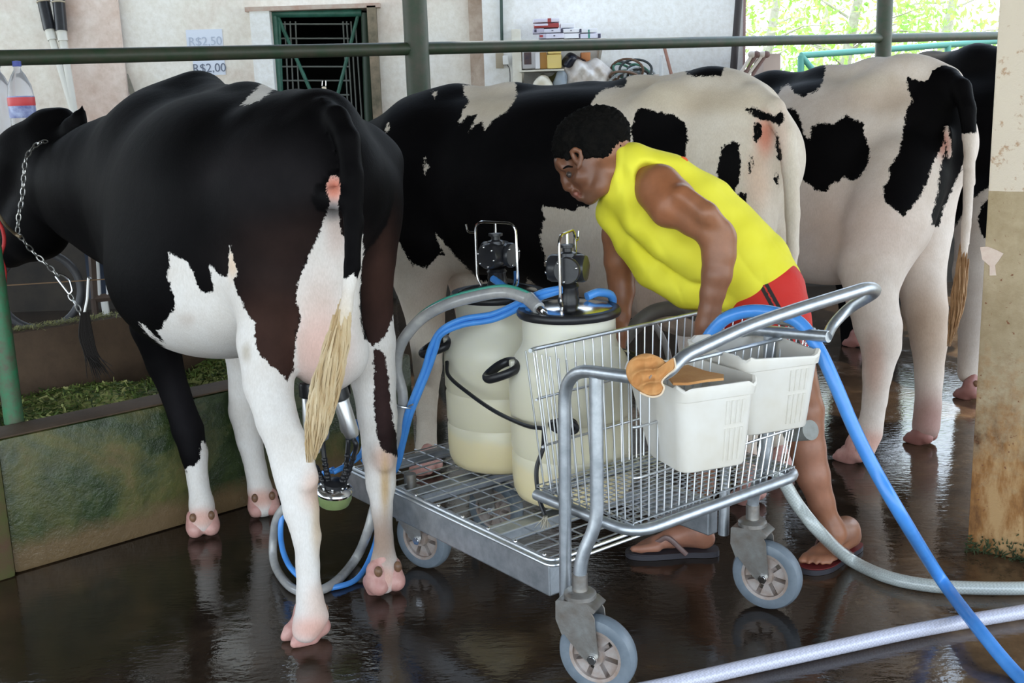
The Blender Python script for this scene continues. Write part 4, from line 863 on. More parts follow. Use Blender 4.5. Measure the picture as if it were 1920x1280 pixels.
hose('water_hose', 'bright blue hose draped over the basket and falling across the floor at right', [P(1318, 650, 3.0), P(1335, 622, 2.98), P(1362, 596, 2.95), P(1405, 583, 2.92), P(1455, 587, 2.89), P(1500, 606, 2.86), P(1535, 655, 2.84), P(1565, 718, 2.83), P(1600, 800, 2.83), P(1640, 880, 2.83), P(1695, 975, 2.83), G(1762, 1082, .085), G(1832, 1175, .062), G(1905, 1262, .018), G(1990, 1340, .018)], .0175, BLUEH, 12, 16)
def braided(name, c):
    m, nt, b = newmat(name); t = nt.nodes.new('ShaderNodeTexCoord'); w1 = nt.nodes.new('ShaderNodeTexChecker'); w1.inputs['Scale'].default_value = 190
    nt.links.new(t.outputs['Object'], w1.inputs[0]); w1.inputs[1].default_value = (*c, 1); w1.inputs[2].default_value = (*[q*.8 for q in c], 1); nt.links.new(w1.outputs[0], b.inputs['Base Color'])
    b.inputs['Roughness'].default_value = .22; b.inputs['Coat Weight'].default_value = .3; return m
BR1 = braided('braided_clear_hose', (.50, .54, .52)); BR2 = braided('braided_white_hose', (.58, .58, .68))
hose('braided_hose', 'whitish braided hose curving from under the trolley past the man\'s foot to the right', [P(1440, 870, 3.16), P(1466, 898, 3.16), P(1495, 945, 3.17), P(1535, 995, 3.16), G(1590, 1046, .03), G(1660, 1080, .02), G(1740, 1097, .02), G(1830, 1102, .02), G(1930, 1102, .02), G(2050, 1095, .02)], .0195, BR1, 12, 16)
hose('braided_hose', 'white braided hose lying straight across the floor in the lower right corner', [G(1130, 1308, .019), G(1250, 1284, .019), G(1400, 1250, .019), G(1560, 1215, .019), G(1700, 1185, .019), G(1820, 1163, .019), G(1960, 1140, .019)], .0195, BR2, 12, 16)
tag(MB().tube(cr([P(1165, 640, 3.72), P(1190, 612, 3.72), P(1225, 585, 3.72), P(1270, 578, 3.72), P(1310, 590, 3.70), P(1345, 615, 3.68), P(1370, 660, 3.68)], 8), .026, 14).build('vacuum_hose', mat('grey_rubber_hose', (.17, .16, .15), .45, var=(.22, .21, .19), vs=9)), 'thick dark grey hose arching behind the basket under the middle cow', 'hose')
tag(MB().tube(cr([P(1226, 605, 3.6), P(1245, 640, 3.6), P(1258, 690, 3.6), P(1265, 760, 3.6)], 8), .011, 10).build('milk_tube', mat('pale_grey_tube', (.30, .29, .28), .3)), 'pale grey tube hanging straight behind the basket', 'hose')
# ================================================================== milking cluster under cow 1
mc = thing('milking_cluster', 'milking claw with steel cups and green bowl hanging from the left cow\'s udder', 'milking machine', P(628, 945, 3.3))
cz = P(627, 916, 3.30); ax = unit(UP*.96+cR*.12-cF*.16)
MB().lathe(cz, [(.02, .012), (.040, .012), (.052, .004), (.056, -.004), (.053, -.012), (.03, -.014)], ax, 36).build('claw_lid', CHROME, mc)
MB().lathe(cz-ax*.012, [(.052, 0), (.053, -.018), (.046, -.036), (.020, -.044)], ax, 32).build('claw_bowl', mat('green_claw_bowl', (.20, .27, .10), .3, trans=.15, var=(.26, .33, .14), vs=20), mc)
MB().box(cz-ax*.052+cR*.012, (.018, .006, .03), [cR, cF, ax], .002).box(cz-ax*.046-cR*.02, (.03, .006, .012), [cR, cF, ax], .002).build('claw_tap', MATS['green_claw_bowl'], mc)
MB().lathe(cz+ax*.010, [(.036, 0), (.034, .012), (.020, .020), (.010, .022)], ax, 24).build('claw_head', BLACKR, mc)
f = MB()
for k in range(8): a = k*math.pi/4; f.ball(cz+ax*.016+(math.cos(a)*cR+math.sin(a)*unit(np.cross(ax, cR)))*.040, .004, 5)
f.build('claw_screws', CHROME, mc)
for (x0, y0, x1, y1, z, r0) in ((581, 722, 587, 862, 3.10, 17), (632, 728, 655, 800, 3.14, 16), (600, 730, 606, 840, 3.24, 14), (640, 720, 648, 790, 3.26, 13)):
    a, b_ = P(x0, y0, z), P(x1, y1, z+.03); d = unit(b_-a); r_ = r0*z/FPX
    MB().lathe(a, [(r_*.55, -.010), (r_*1.16, -.006), (r_*1.22, 0), (r_*1.22, .030), (r_*1.06, .034), (r_*.9, .036)], d, 22).build('liner_mouth', BLACKR, mc)
    MB().lathe(a+d*.034, [(r_*.86, 0), (r_*.95, .004), (r_*.95, .10 if y1 < 850 else .145), (r_*.78, .115 if y1 < 850 else .16), (r_*.5, .12 if y1 < 850 else .165)], d, 24).build('teat_cup_shell', BRUSHED, mc)
    e = cz+ax*.015+cR*(x1-625)*.0008; q = a+d*(.155 if y1 < 850 else .2)
    f = MB(); pp = cr([q, q+d*.03, e+ax*.05+cR*(x1-625)*.0006, e], 8); f.tube(pp, .0075, 10)
    for i in range(len(pp)//2, len(pp)-1, 2): f.ball(pp[i], .0098, 5)
    f.build('short_milk_tube', BLACKR, mc)
# ================================================================== buckets and glove
BKM = mat('white_bucket_plastic', (.74, .72, .68), .38, var=(.62, .57, .48), vs=5, amt=.3, bs=.06, bsc=20)
def bucket(pts_top, pts_bot, label, dent):
    """pts: near-left, near-right, far-right, far-left corners; walls with thickness, rim lip, ribs"""
    T = [np.array(p) for p in pts_top]; B = [np.array(p) for p in pts_bot]; t = thing('bucket', label, 'bucket', sum(B)/4)
    def ring(c, off, rr=.03, n=5):
        cc = sum(c)/4; q = [p+unit(p-cc)*off for p in c]; out = []
        for i in range(4):
            a, b, d = q[i-1], q[i], q[(i+1) % 4]; s = b+unit(a-b)*rr; e = b+unit(d-b)*rr
            for u in np.linspace(0, 1, n): out.append((1-u)**2*s+2*u*(1-u)*b+u*u*e)
        return out
    lay = []
    def L(u, off, lift=0): lay.append([p+UP*lift for p in ring([b+(t_-b)*u for b, t_ in zip(B, T)], off)])
    for u, off in ((0, -.030), (0, -.012), (.02, -.002), (.05, 0), (.3, 0), (.6, 0), (.84, 0), (.85, .006), (.97, .008), (1.0, .004), (1.0, -.004), (.9, -.006), (.84, -.006), (.4, -.006), (.06, -.006), (.03, -.03)): L(u, off)
    n = len(lay[0]); V = np.concatenate([np.array(l) for l in lay]); Fc = []
    for i in range(len(lay)-1):
        for k in range(n): l = (k+1) % n; Fc.append((i*n+k, i*n+l, (i+1)*n+l, (i+1)*n+k))
    Fc.append(tuple(range(n))[::-1]); Fc.append(tuple((len(lay)-1)*n+k for k in range(n)))
    # the wall edge waves where the plastic has been cut and bent
    for i in (8, 9, 10, 11):
        for k in range(n): V[i*n+k] += UP*(.006*math.sin(k*1.7+dent)+.004*math.sin(k*.9))
    m_ = MB(); m_.add(V, Fc); m_.build('bucket_wall', BKM, t)
    f = MB(); e0 = unit(T[1]-T[0]); nrm = unit(np.cross(e0, unit(T[0]-B[0])));
    if nrm@cF > 0: nrm = -nrm
    for x in (.62, .69, .76, .83):
        for u0, u1 in ((.10, .48), (.53, .80)):
            a = B[0]+(B[1]-B[0])*x; b = T[0]+(T[1]-T[0])*x; p, q = a+(b-a)*u0, a+(b-a)*u1; f.tube([p+nrm*.0005, q+nrm*.0005], .0042, 6, flat=.6)
    f.build('molded_ribs', BKM, t); return t
def PT(x, y, w=None, l=None, h=None):
    return None
z1 = 2.60
b1t = [P(1237, 706, 2.56), P(1412, 690, 2.66), P(1330, 668, 2.86), P(1225, 672, 2.74)]
def quad(c, ex, ey, sx_, sy_, z): return [c+ex*a*sx_/2+ey*b_*sy_/2+UP*z for a, b_ in ((-1, -1), (1, -1), (1, 1), (-1, 1))]
# bucket centres on the trolley's outer long side of the basket
bx = unit([.93, .36, 0]); by = unit([-.36, .93, 0])
k1 = P(1306, 790, 2.68); k1 = np.array([k1[0], k1[1], 0]); k2 = P(1425, 728, 2.84); k2 = np.array([k2[0], k2[1], 0])
def zof(c, x, y): return float(PY(x, y, c[1])[2])
bz1 = (zof(k1, 1306, 862), zof(k1, 1306, 704)); bz2 = (zof(k2, 1425, 795), zof(k2, 1425, 652))
bucket(quad(k1+by*.04, bx, by, .212, .285, bz1[1]), quad(k1+CW*0, bx, by, .178, .175, bz1[0]), 'front white square bucket with a leather glove on its rim, hung on the basket', 0)
bucket(quad(k2+by*.04, bx, by, .225, .285, bz2[1]), quad(k2, bx, by, .190, .165, bz2[0]), 'rear white square bucket with a torn rim, right beside the blue hose', 2)
# dark residue ring bottoms and glove
GLM = mat('tan_leather', (.46, .20, .06), .8, var=(.58, .30, .11), vs=12, bs=.5, bsc=70)
gv = thing('leather_glove', 'tan leather glove draped over the trolley handle and the front bucket', 'glove', P(1215, 735, 2.43))
Z = 2.43; ol = cr([np.array([x, y, 0.]) for x, y in ((1174, 700), (1177, 681), (1191, 668), (1214, 662), (1238, 670), (1250, 679), (1262, 671), (1265, 690), (1252, 701), (1240, 714), (1244, 726), (1238, 738), (1221, 742), (1200, 734), (1182, 719))], 5, True)[:, :2]
vs = []; NR = 18; NO = len(ol); cg = np.array([1216., 703.])
for side_ in (1, -1):
    for i in range(NR+1):
        ro = i/NR
        for q in ol:
            p = cg+(q-cg)*ro; u_ = (p[0]-1180)*.85-(p[1]-715)*.52; w_ = (p[0]-1180)*.52+(p[1]-715)*.85
            th = .030*math.sqrt(max(0, 1-ro**2.4))+.002
            fo = (.018*abs(math.sin(w_*.12+.9*math.sin(u_*.075)))**.7+.008*abs(math.sin(u_*.10+w_*.09)))*(1-ro**6)
            if side_ > 0: d_ = -th+fo-.004
            else: d_ = th
            vs.append(P(p[0], p[1], Z+d_))
fs = []
for sdx in (0, 1):
    o_ = sdx*(NR+1)*NO
    for i in range(NR):
        for k in range(NO): l = (k+1) % NO; fs.append((o_+i*NO+k, o_+i*NO+l, o_+(i+1)*NO+l, o_+(i+1)*NO+k))
o_ = (NR+1)*NO
for k in range(NO): l = (k+1) % NO; fs.append((NR*NO+k, NR*NO+l, o_+NR*NO+l, o_+NR*NO+k))
g_ = MB(); g_.add(vs, fs); g_.build('glove_palm', GLM, gv, auto=False)
f = MB(); top_ = bz1[1]+.010
def gp_(x, y): 
    q = G(x, y, top_); return q
o_ = [gp_(1250, 706), gp_(1262, 692), gp_(1290, 688), gp_(1325, 700), gp_(1357, 706), gp_(1357, 713), gp_(1325, 716), gp_(1290, 722), gp_(1262, 722)]
f.prism(o_, UP*.006); f.build('glove_cuff', GLM, gv)
f = MB()
for q0, q1 in ((0, 4),): f.tube(cr([P(1264, 671, 2.425), P(1266, 690, 2.42), P(1253, 702, 2.42), P(1241, 715, 2.42), P(1245, 727, 2.42), P(1238, 740, 2.42), P(1221, 744, 2.42), P(1200, 736, 2.425)], 6), .0022, 6)
f.build('pale_edge_seam', mat('pale_seam', (.72, .58, .42), .8), gv)
# small steel can end of the milking gear beyond the basket
MB_ = MB().cyl(P(1480, 812, 3.1), P(1520, 806, 3.02), .024, .028, 20); tag(MB_.build('plastic_spout', mat('grey_spout', (.28, .29, .27), .5, var=(.2, .2, .18), vs=20)), 'short grey plastic pipe end hanging below the rear bucket above the man\'s calf', 'pipe')
f = MB()
for k in range(7): f.torus(P(1513+4*math.sin(k), 622+6*k*.7, 3.0), .010+.004*(k % 2), .0011, unit([math.sin(k), -1, math.cos(k*2)]), 18, 5)
tag(f.build('wire_coil', WIRE), 'small tangle of thin wire at the far corner of the basket rim below the handle', 'wire')
# ================================================================== the man
pm = thing('person', 'man in a yellow sleeveless shirt and red shorts bending over the trolley towards the cow', 'person', G(1400, 1060))
b = Body(); cc = lambda *L: C(*L)
# torso, kept slim so the shirt covers it
b.chain(cc((1205, 345, 3.29, 44), (1262, 390, 3.32, 54), (1330, 450, 3.35, 52), (1395, 505, 3.39, 50), (1440, 550, 3.42, 46)), .08)
# neck and head
b.chain(cc((1190, 330, 3.27, 42), (1160, 322, 3.25, 39), (1128, 308, 3.24, 34)), .05, 'neck')
Hc = P(1104, 270, 3.24); fd = unit(-cR*.80-cU*.60)      # the way the face points (left and down)
ud = unit(-cR*.62+cU*.78); ud = unit(ud-fd*(ud@fd)); sd_ = unit(np.cross(ud, fd)); HA = [fd, sd_, ud]
if sd_@cF > 0: side = -sd_
else: side = sd_                                         # towards the camera
b.ell(Hc, (.092, .070, .084), HA, .03, 'head')
b.ell(P(1134, 258, 3.24), (.068, .066, .070), HA, .04, 'head')
b.ell(P(1092, 322, 3.24), (.050, .055, .080), HA, .025, 'head')
for dz in (-1, 1):
    b.chain(cc((1136, 322, 3.24+.045*dz, 20), (1127, 350, 3.24+.042*dz, 13), (1108, 368, 3.24+.018*dz, 12)), .025, 'head')
    b.chain(cc((1050, 304, 3.24+.026*dz, 9), (1056, 314, 3.24+.034*dz, 7)), .012, 'head')
    b.ell(P(1086, 332, 3.24+.042*dz), (.020, .020, .020), None, .02, 'head')
    b.ell(P(1069, 352, 3.24+.014*dz), (.011, .009, .009), None, .008, 'head')
b.ell(P(1106, 369, 3.24), (.024, .022, .020), HA, .015, 'head')
b.chain(cc((1050, 300, 3.24, 11), (1050, 312, 3.24, 10)), .02, 'head')
b.chain(cc((1056, 324, 3.24, 6), (1059, 338, 3.24, 7), (1063, 351, 3.24, 8.5)), .010, 'head')
b.chain([(P(1080, 363, 3.215), .009), (P(1078, 362, 3.24), .012), (P(1080, 363, 3.265), .009)], .006, 'head'); b.chain([(P(1089, 371, 3.22), .007), (P(1087, 371, 3.24), .010), (P(1089, 371, 3.26), .007)], .005, 'head')
b.ell(P(1067, 326, 3.195), (.013, .014, .011), None, .010, 'head', sub=True)
b.cone(P(1086, 364, 3.195), P(1096, 358, 3.185), .004, .003, .008, 'head', sub=True)
# ear
Ea = P(1080, 295, 3.165)
b.chain(cc((1070, 284, 3.172, 4), (1078, 279, 3.165, 4.5), (1087, 283, 3.163, 4.5), (1090, 296, 3.165, 4.2), (1088, 308, 3.168, 4), (1083, 316, 3.172, 4.5)), .006, 'head')
b.chain(cc((1074, 292, 3.176, 5), (1080, 302, 3.176, 6)), .008, 'head'); b.cone(P(1081, 291, 3.16), P(1083, 302, 3.16), .0055, .005, .006, sub=True)
# near arm, hand on hip side of the basket
b.chain(cc((1236, 350, 3.17, 43), (1264, 378, 3.13, 41), (1300, 408, 3.10, 34), (1335, 434, 3.08, 30), (1346, 447, 3.08, 31)), .04, 'arm')
b.chain(cc((1225, 356, 3.18, 32), (1250, 395, 3.13, 30)), .03, 'arm'); b.chain(cc((1280, 366, 3.07, 20), (1325, 400, 3.04, 21), (1356, 428, 3.05, 16)), .02, 'arm')
b.chain(cc((1348, 446, 3.08, 30), (1348, 478, 3.08, 31), (1344, 515, 3.08, 28), (1336, 550, 3.09, 23), (1331, 580, 3.10, 19.5)), .025, 'arm')
b.chain(cc((1330, 585, 3.10, 19), (1326, 608, 3.11, 22), (1322, 628, 3.12, 21)), .02, 'hand')
for x0, y0, x1, y1, x2, y2, z in ((1310, 628, 1300, 652, 1298, 672, 3.14), (1318, 634, 1312, 662, 1308, 684, 3.12), (1328, 636, 1325, 664, 1318, 684, 3.10), (1337, 632, 1337, 656, 1330, 674, 3.09)):
    b.chain(cc((x0, y0, z, 7.2), (x1, y1, z-.01, 6.4), (x2, y2, z+.01, 5.2)), .006, 'hand')
b.chain(cc((1342, 600, 3.10, 9), (1350, 622, 3.08, 7.5), (1346, 640, 3.08, 6)), .01, 'hand')
# far arm reaching down behind the can
b.chain(cc((1180, 370, 3.42, 42), (1162, 440, 3.46, 33), (1160, 490, 3.48, 27), (1164, 520, 3.50, 25), (1166, 545, 3.50, 24), (1162, 590, 3.48, 20), (1158, 625, 3.46, 16)), .035, 'arm2')
b.chain(cc((1158, 625, 3.46, 16), (1156, 650, 3.46, 18)), .02, 'hand2')
for i, x in enumerate((1145, 1153, 1161, 1168)): b.chain(cc((x, 660, 3.46, 6.5), (x-2, 682, 3.45, 6), (x+1, 700-abs(i-1.5)*4, 3.46, 5)), .006, 'hand2')
b.chain(cc((1144, 640, 3.45, 8), (1134, 660, 3.44, 6)), .01, 'hand2')
# legs
b.chain(cc((1448, 580, 3.36, 48), (1482, 680, 3.30, 44), (1508, 770, 3.26, 36), (1510, 800, 3.26, 33), (1514, 840, 3.27, 33), (1524, 890, 3.28, 31), (1540, 940, 3.30, 24), (1556, 980, 3.31, 19), (1562, 1000, 3.31, 19)), .04, 'leg')
b.chain(cc((1420, 575, 3.50, 46), (1375, 680, 3.52, 46), (1335, 770, 3.54, 36), (1325, 800, 3.54, 32), (1318, 850, 3.55, 31), (1312, 910, 3.54, 24), (1305, 955, 3.53, 20), (1302, 985, 3.53, 20)), .04, 'leg2')
# feet
def foot(heel, toe, ank, g, big, sc=1.0):
    """big +1/-1 side of the big toe relative to the heel-to-toe line"""
    h, t = np.array(heel), np.array(toe); d = unit(t-h); s = np.array([-d[1], d[0], 0])*big; L = np.linalg.norm(t-h)
    b.chain([(ank, .038*sc), (h+d*.045+UP*.055, .036*sc), (h+d*.02+UP*.034, .030*sc)], .03, g)
    b.chain([(h+d*.05+UP*.060, .034*sc), (h+d*L*.5+UP*.038, .030*sc), (h+d*L*.70+UP*.024+s*.008, .024*sc)], .03, g)
    b.chain([(h+d*.03+UP*.026-s*.008, .024*sc), (h+d*L*.5+UP*.022-s*.018, .020*sc), (h+d*L*.70+UP*.020-s*.022, .018*sc)], .025, g)
    b.chain([(h+d*L*.70+UP*.018+s*.028, .017*sc), (h+d*L*.9+UP*.013+s*.031, .0125*sc), (h+d*L*1.0+UP*.012+s*.028, .0115*sc)], .008, g)
    for i, (o, e) in enumerate(((.008, .975), (-.010, .93), (-.025, .88), (-.038, .82))):
        b.chain([(h+d*L*.70+UP*.018+s*o, .013*sc), (h+d*L*(e-.08)+UP*.019+s*o, .0085*sc), (h+d*L*e+UP*.0085+s*o, .0078*sc)], .006, g)
SOLE = .020
h1, t1 = v3(G(1592, 1030), SOLE), v3(G(1500, 1078), SOLE)
h1, t1 = v3(G(1600, 1028), SOLE), v3(G(1502, 1082), SOLE)
d_ = unit(t1-h1); t1 = h1+d_*.25
foot(h1, t1, P(1562, 1000, 3.31), 'foot', -1)
h2, t2 = v3(G(1335, 1038), SOLE), v3(G(1180, 1040), SOLE); d2_ = unit(t2-h2); t2 = h2+d2_*.25
foot(h2, t2, P(1302, 985, 3.53), 'foot2', 1)
V, F = b.mesh(.0058, 2); g = b.groups(V); px, _ = proj(V)
V[:, 2] = np.maximum(V[:, 2], SOLE-.001)
col = np.tile([.30, .125, .062], (len(V), 1))
def pnt(x, y, rx, ry, c, w, gs=None):
    global col
    q = np.exp(-(((px[:, 0]-x)/rx)**2+((px[:, 1]-y)/ry)**2)**1.5)*w
    if gs: q = q*np.isin(g, gs)
    col = col*(1-q[:, None])+np.array(c)*q[:, None]
pnt(1075, 330, 60, 60, (.13, .055, .032), .8, ['head']); pnt(1100, 372, 24, 14, (.10, .06, .042), .5, ['head']); pnt(1080, 366, 9, 7, (.30, .10, .08), .7, ['head']); pnt(1250, 370, 50, 60, (.36, .13, .055), .7, ['arm'])  # first tint paints the shadow on the face
pnt(1335, 560, 40, 80, (.19, .085, .052), .6, ['arm', 'hand']); pnt(1325, 650, 50, 40, (.17, .07, .045), .7, ['hand']); pnt(1540, 1050, 90, 60, (.40, .18, .11), .6, ['foot']); pnt(1250, 1010, 110, 60, (.44, .21, .15), .7, ['foot2', 'leg2']); pnt(1520, 880, 60, 120, (.36, .17, .115), .7, ['leg'])
m, nt, bs_ = newmat('brown_skin')
a_ = nt.nodes.new('ShaderNodeAttribute'); a_.attribute_name = 'tint'
nt.links.new(mixc(nt, .5, a_.outputs['Color'], ramp(nt, noise(nt, 30, 4, .6), [(.35, (.82, .80, .78)), (.65, (1.12, 1.1, 1.08))]), 'MULTIPLY'), bs_.inputs['Base Color'])
bs_.inputs['Roughness'].default_value = .42; bs_.inputs['Subsurface Weight'].default_value = .08; bs_.inputs['Subsurface Radius'].default_value = (.012, .005, .003); bs_.inputs['Specular IOR Level'].default_value = .45
bump(nt, bs_, noise(nt, 120, 3), .12, .003)
mesh_np('body', V, F, m, pm, {'tint': ('FLOAT_COLOR', col)})
# eye
MB().ball(P(1068, 327, 3.212), .0100, 8).build('eye', mat('eye_white', (.06, .045, .04), .25), pm)
f = MB(); f.tube(cr([P(1056, 316, 3.200), P(1064, 312, 3.190), P(1074, 313, 3.186)], 5), [.002, .0035, .0015], 6); f.build('eyebrow', mat('hair_black', (.003, .003, .003), .9, var=(.008, .007, .006), spec=.1, vs=40, bs=.9, bsc=160), pm)
# hair
b = Body(); b.ell(P(1100, 264, 3.24), (.108, .080, .090), HA, .03); b.ell(P(1132, 252, 3.24), (.078, .074, .074), HA, .04)
b.ell(P(1118, 295, 3.24), (.06, .072, .045), HA, .03)
b.chain(cc((1062, 290, 3.185, 7), (1066, 306, 3.182, 5)), .012)
# keep hair off the face, ear and neck
b.ell(P(1064, 350, 3.24), (.085, .12, .072), HA, .012, sub=True); b.ell(P(1080, 298, 3.15), (.022, .03, .03), None, .008, sub=True); b.ell(P(1112, 330, 3.24), (.058, .13, .050), [unit(cR), unit(cF), unit(cU)], .012, sub=True)
V, F = b.mesh(.0045, 1); r = np.random.default_rng(3)
nn = V-Hc; nn /= np.linalg.norm(nn, axis=1)[:, None]; V = V+nn*(r.normal(0, .0016, len(V))+.002*np.sin(V[:, 0]*310)*np.sin(V[:, 2]*270))[:, None]
mesh_np('hair', V, F, MATS['hair_black'], pm)
# shirt
b = Body()
SH = 'shirt'
b.chain(cc((1174, 324, 3.25, 44), (1226, 354, 3.28, 66), (1284, 402, 3.30, 86), (1348, 456, 3.34, 86), (1408, 506, 3.38, 80), (1440, 530, 3.40, 62), (1456, 548, 3.40, 46)), .03, SH)
b.chain(cc((1150, 404, 3.33, 26), (1184, 452, 3.34, 32), (1226, 502, 3.35, 38), (1290, 534, 3.36, 44), (1360, 542, 3.38, 46), (1436, 546, 3.4, 44)), .09, SH)
b.chain(cc((1164, 352, 3.27, 30), (1148, 396, 3.33, 24)), .05, SH)
b.chain(cc((1205, 318, 3.22, 32), (1262, 328, 3.24, 32), (1340, 372, 3.28, 34), (1420, 452, 3.34, 32), (1462, 500, 3.38, 24)), .05, SH)
b.chain(cc((1450, 520, 3.36, 30), (1472, 534, 3.36, 20)), .03, SH)
b.chain(cc((1176, 312, 3.22, 28), (1172, 350, 3.22, 30), (1200, 410, 3.25, 34), (1250, 450, 3.26, 38), (1310, 490, 3.28, 40)), .09, SH)
ah = [unit(cR*.72-cU*.69), unit(cR*.69+cU*.72), cF]
b.ell(P(1246, 350, 3.12), (.098, .060, .13), ah, .012, sub=True)                    # near armhole
b.ell(P(1114, 330, 3.25), (.052, .085, .2), [unit(cR*.95-cU*.3), unit(cU), cF], .01, sub=True)   # neck opening
pl = lambda q, n: b.ell(np.array(q)+np.array(n)*1.0, (1.0, 1.0, 1.0), None, .006, sub=True)
hn = unit(cR*.60-cU*.80)
b.ell(P(1462, 552, 3.40)+hn*.535, (.5, .5, .5), None, .006, sub=True)                # hem cut
V, F = b.mesh(.0062, 2); px, z_ = proj(V)
N_ = np.zeros_like(V)
fold = .0075*np.sin((px[:, 0]*.55+px[:, 1]*.83)*.055+np.sin(px[:, 0]*.03)*2)*np.exp(-((px[:, 1]-560)/110)**2)+.006*np.sin((px[:, 0]*.9-px[:, 1]*.35)*.16+np.sin(px[:, 1]*.03)*1.5)*np.exp(-((px[:, 0]-1175)/60)**2)+.004*np.sin((px[:, 0]*.35+px[:, 1]*.9)*.11+2*np.sin(px[:, 0]*.013))
f1 = np.abs(np.sin((px[:, 0]*.80-px[:, 1]*.60)*.045+.8*np.sin((px[:, 0]+px[:, 1])*.014)))**.6
f2 = np.abs(np.sin((px[:, 0]*.95+px[:, 1]*.30)*.06+.6*np.sin(px[:, 1]*.03)))**.6
fold = fold*.6-.008*(1-f1)*np.exp(-((px[:, 1]-500)/90)**2)-.007*(1-f2)*np.exp(-((px[:, 0]-1165)/45)**2)-.006*(1-f2)*np.exp(-((px[:, 0]-1420)/60)**2-((px[:, 1]-510)/60)**2)
V = V-np.outer(fold, cF)
YEL = mat('yellow_cotton', (.80, .73, .035), .8, var=(.86, .80, .06), vs=5, bs=.25, bsc=9)
mesh_np('tank_top', V, F, YEL, pm)
f = MB()
ring_ = []
for k in range(40):
    a = 2*math.pi*k/40; ring_.append((1238+math.cos(a)*1, 355+math.sin(a)*1))
MB().ball(P(1283, 298, 3.215), (.012, .004, .006), 6, [unit(cR-cU*.5), cF, unit(cU+cR*.5)]).build('shirt_print', mat('orange_print', (.75, .12, .03), .7), pm)
# shorts with black stripes
b = Body()
b.chain(cc((1400, 520, 3.40, 58), (1432, 555, 3.38, 62), (1448, 610, 3.34, 54), (1462, 668, 3.31, 56)), .06)
b.chain(cc((1452, 540, 3.36, 46), (1456, 600, 3.35, 46), (1464, 650, 3.33, 46)), .06)
b.chain(cc((1425, 560, 3.45, 62), (1400, 630, 3.50, 56), (1385, 680, 3.52, 52)), .06)
b.ell(P(1455, 700, 3.3)-UP*.50, (.5, .5, .46), None, .006, sub=True)
V, F = b.mesh(.007, 2); px, _ = proj(V)
sd = np.minimum(abs((px[:, 0]-1440)-(px[:, 1]-560)*.55), abs((px[:, 0]-1452)-(px[:, 1]-560)*.55)); st_ = np.where(px[:, 1] < 700, 4-sd, -4)
m, nt, bs_ = newmat('red_shorts'); a_ = nt.nodes.new('ShaderNodeAttribute'); a_.attribute_name = 'blk'
nt.links.new(mixc(nt, math_(nt, 'MULTIPLY_ADD', a_.outputs['Fac'], .8, .5, clamp=True), (.62, .022, .015), (.015, .012, .012)), bs_.inputs['Base Color']); bs_.inputs['Roughness'].default_value = .7; bump(nt, bs_, noise(nt, 9, 4), .35, .02)
mesh_np('shorts', V, F, m, pm, {'blk': ('FLOAT', st_)})
# flip-flops
FLM = mat('flip_flop_foam', (.045, .042, .050), .45); FLT = mat('flip_flop_red_top', (.16, .02, .02), .5); FST = mat('flip_flop_strap', (.20, .12, .11), .3, trans=.2)
for h, t, big, lbl in ((h1, t1, -1, 0), (h2, t2, 1, 1)):
    d = unit(t-h); s = np.array([-d[1], d[0], 0])*big; L = .25
    out = [(-.022, .0), (-.015, .026), (.02, .036), (.08, .034), (.15, .045), (.20, .050), (.25, .043), (.272, .02), (.270, -.012), (.245, -.038), (.20, -.050), (.14, -.046), (.08, -.038), (.02, -.036), (-.015, -.026)]
    ring_ = [h+d*x+s*y for x, y in out]; ring_ = cr([np.array([q[0], q[1], 0]) for q in ring_], 3, True)
    ff = thing('flip_flop', 'x', 'x', v3(h, 0)); del ff['label']; del ff['category']; ff.parent = pm; ff.location = Vector(np.array(v3(h, 0))-np.array(pm['_o']))
    MB().prism([q+UP*.001 for q in ring_], UP*.015).build('sole', FLM, ff)
    MB().prism([h+(q-v3(h, 0))*.97-UP*(h[2])+UP*.016 for q in ring_], UP*.003).build('footbed', FLT if lbl == 0 else FLM, ff)
    tp = h+d*L*.80+s*.018+UP*.02; f = MB()
    for sg in (1, -1):
        e = h+d*L*.34+s*.046*sg-UP*.002; f.tube(cr([tp, tp+UP*.018-d*.03+s*.012*sg, h+d*L*.56+s*.034*sg+UP*(.048 if sg > 0 else .036), e], 6), [.0045, .007, .009, .008], 8, flat=.5)
    f.build('strap', FST, ff)
# ================================================================== things along the back wall
def WP(x, y, off=.08): return PY(x, y, YW-off)
def quadbox(x0, y0, x1, y1, off, dep, bev=.003):
    a, b_ = WP(x0, y1, off), WP(x1, y0, off); c = (a+b_)/2; return (c[0], YW-off+dep/2, c[2]), (abs(b_[0]-a[0]), dep, abs(b_[2]-a[2])), None, bev
# gate in the doorway
TEAL = mat('teal_gate_paint', (.018, .085, .06), .45, var=(.04, .15, .11), vs=12); THIN = mat('dull_bar_paint', (.10, .11, .10), .5)
gt = thing('metal_gate', 'green tubular metal gate standing in the dark doorway of the back wall', 'gate', WP(595, 600, -.02)*[1, 1, 0])
def W2(x, y): return WP(x, y, -.05)
MB().tube([W2(514, 30), W2(535, 330)*[1, 1, 1], W2(560, 640)], .026, 10).tube([W2(523, 34), W2(528, 170), W2(545, 640)], .012, 8).build('gate_stile', TEAL, gt)
MB().tube([W2(510, 26), W2(678, 24)], .028, 10).build('gate_top_bar', TEAL, gt)
MB().tube([W2(684, 24), W2(690, 200), W2(712, 640)], .03, 10).build('gate_stile', mat('dark_green_paint', (.015, .035, .02), .5), gt)
MB().tube([W2(520, 30), W2(586, 178), W2(650, 330)], .014, 8).build('gate_brace', TEAL, gt); MB().tube([W2(671, 30), W2(632, 182), W2(600, 310)], .014, 8).build('gate_brace', TEAL, gt)
for y in (45, 72, 98, 125, 151, 178): MB().tube([W2(522, y), W2(655, y)], .0065, 6).build('gate_rail', THIN, gt)
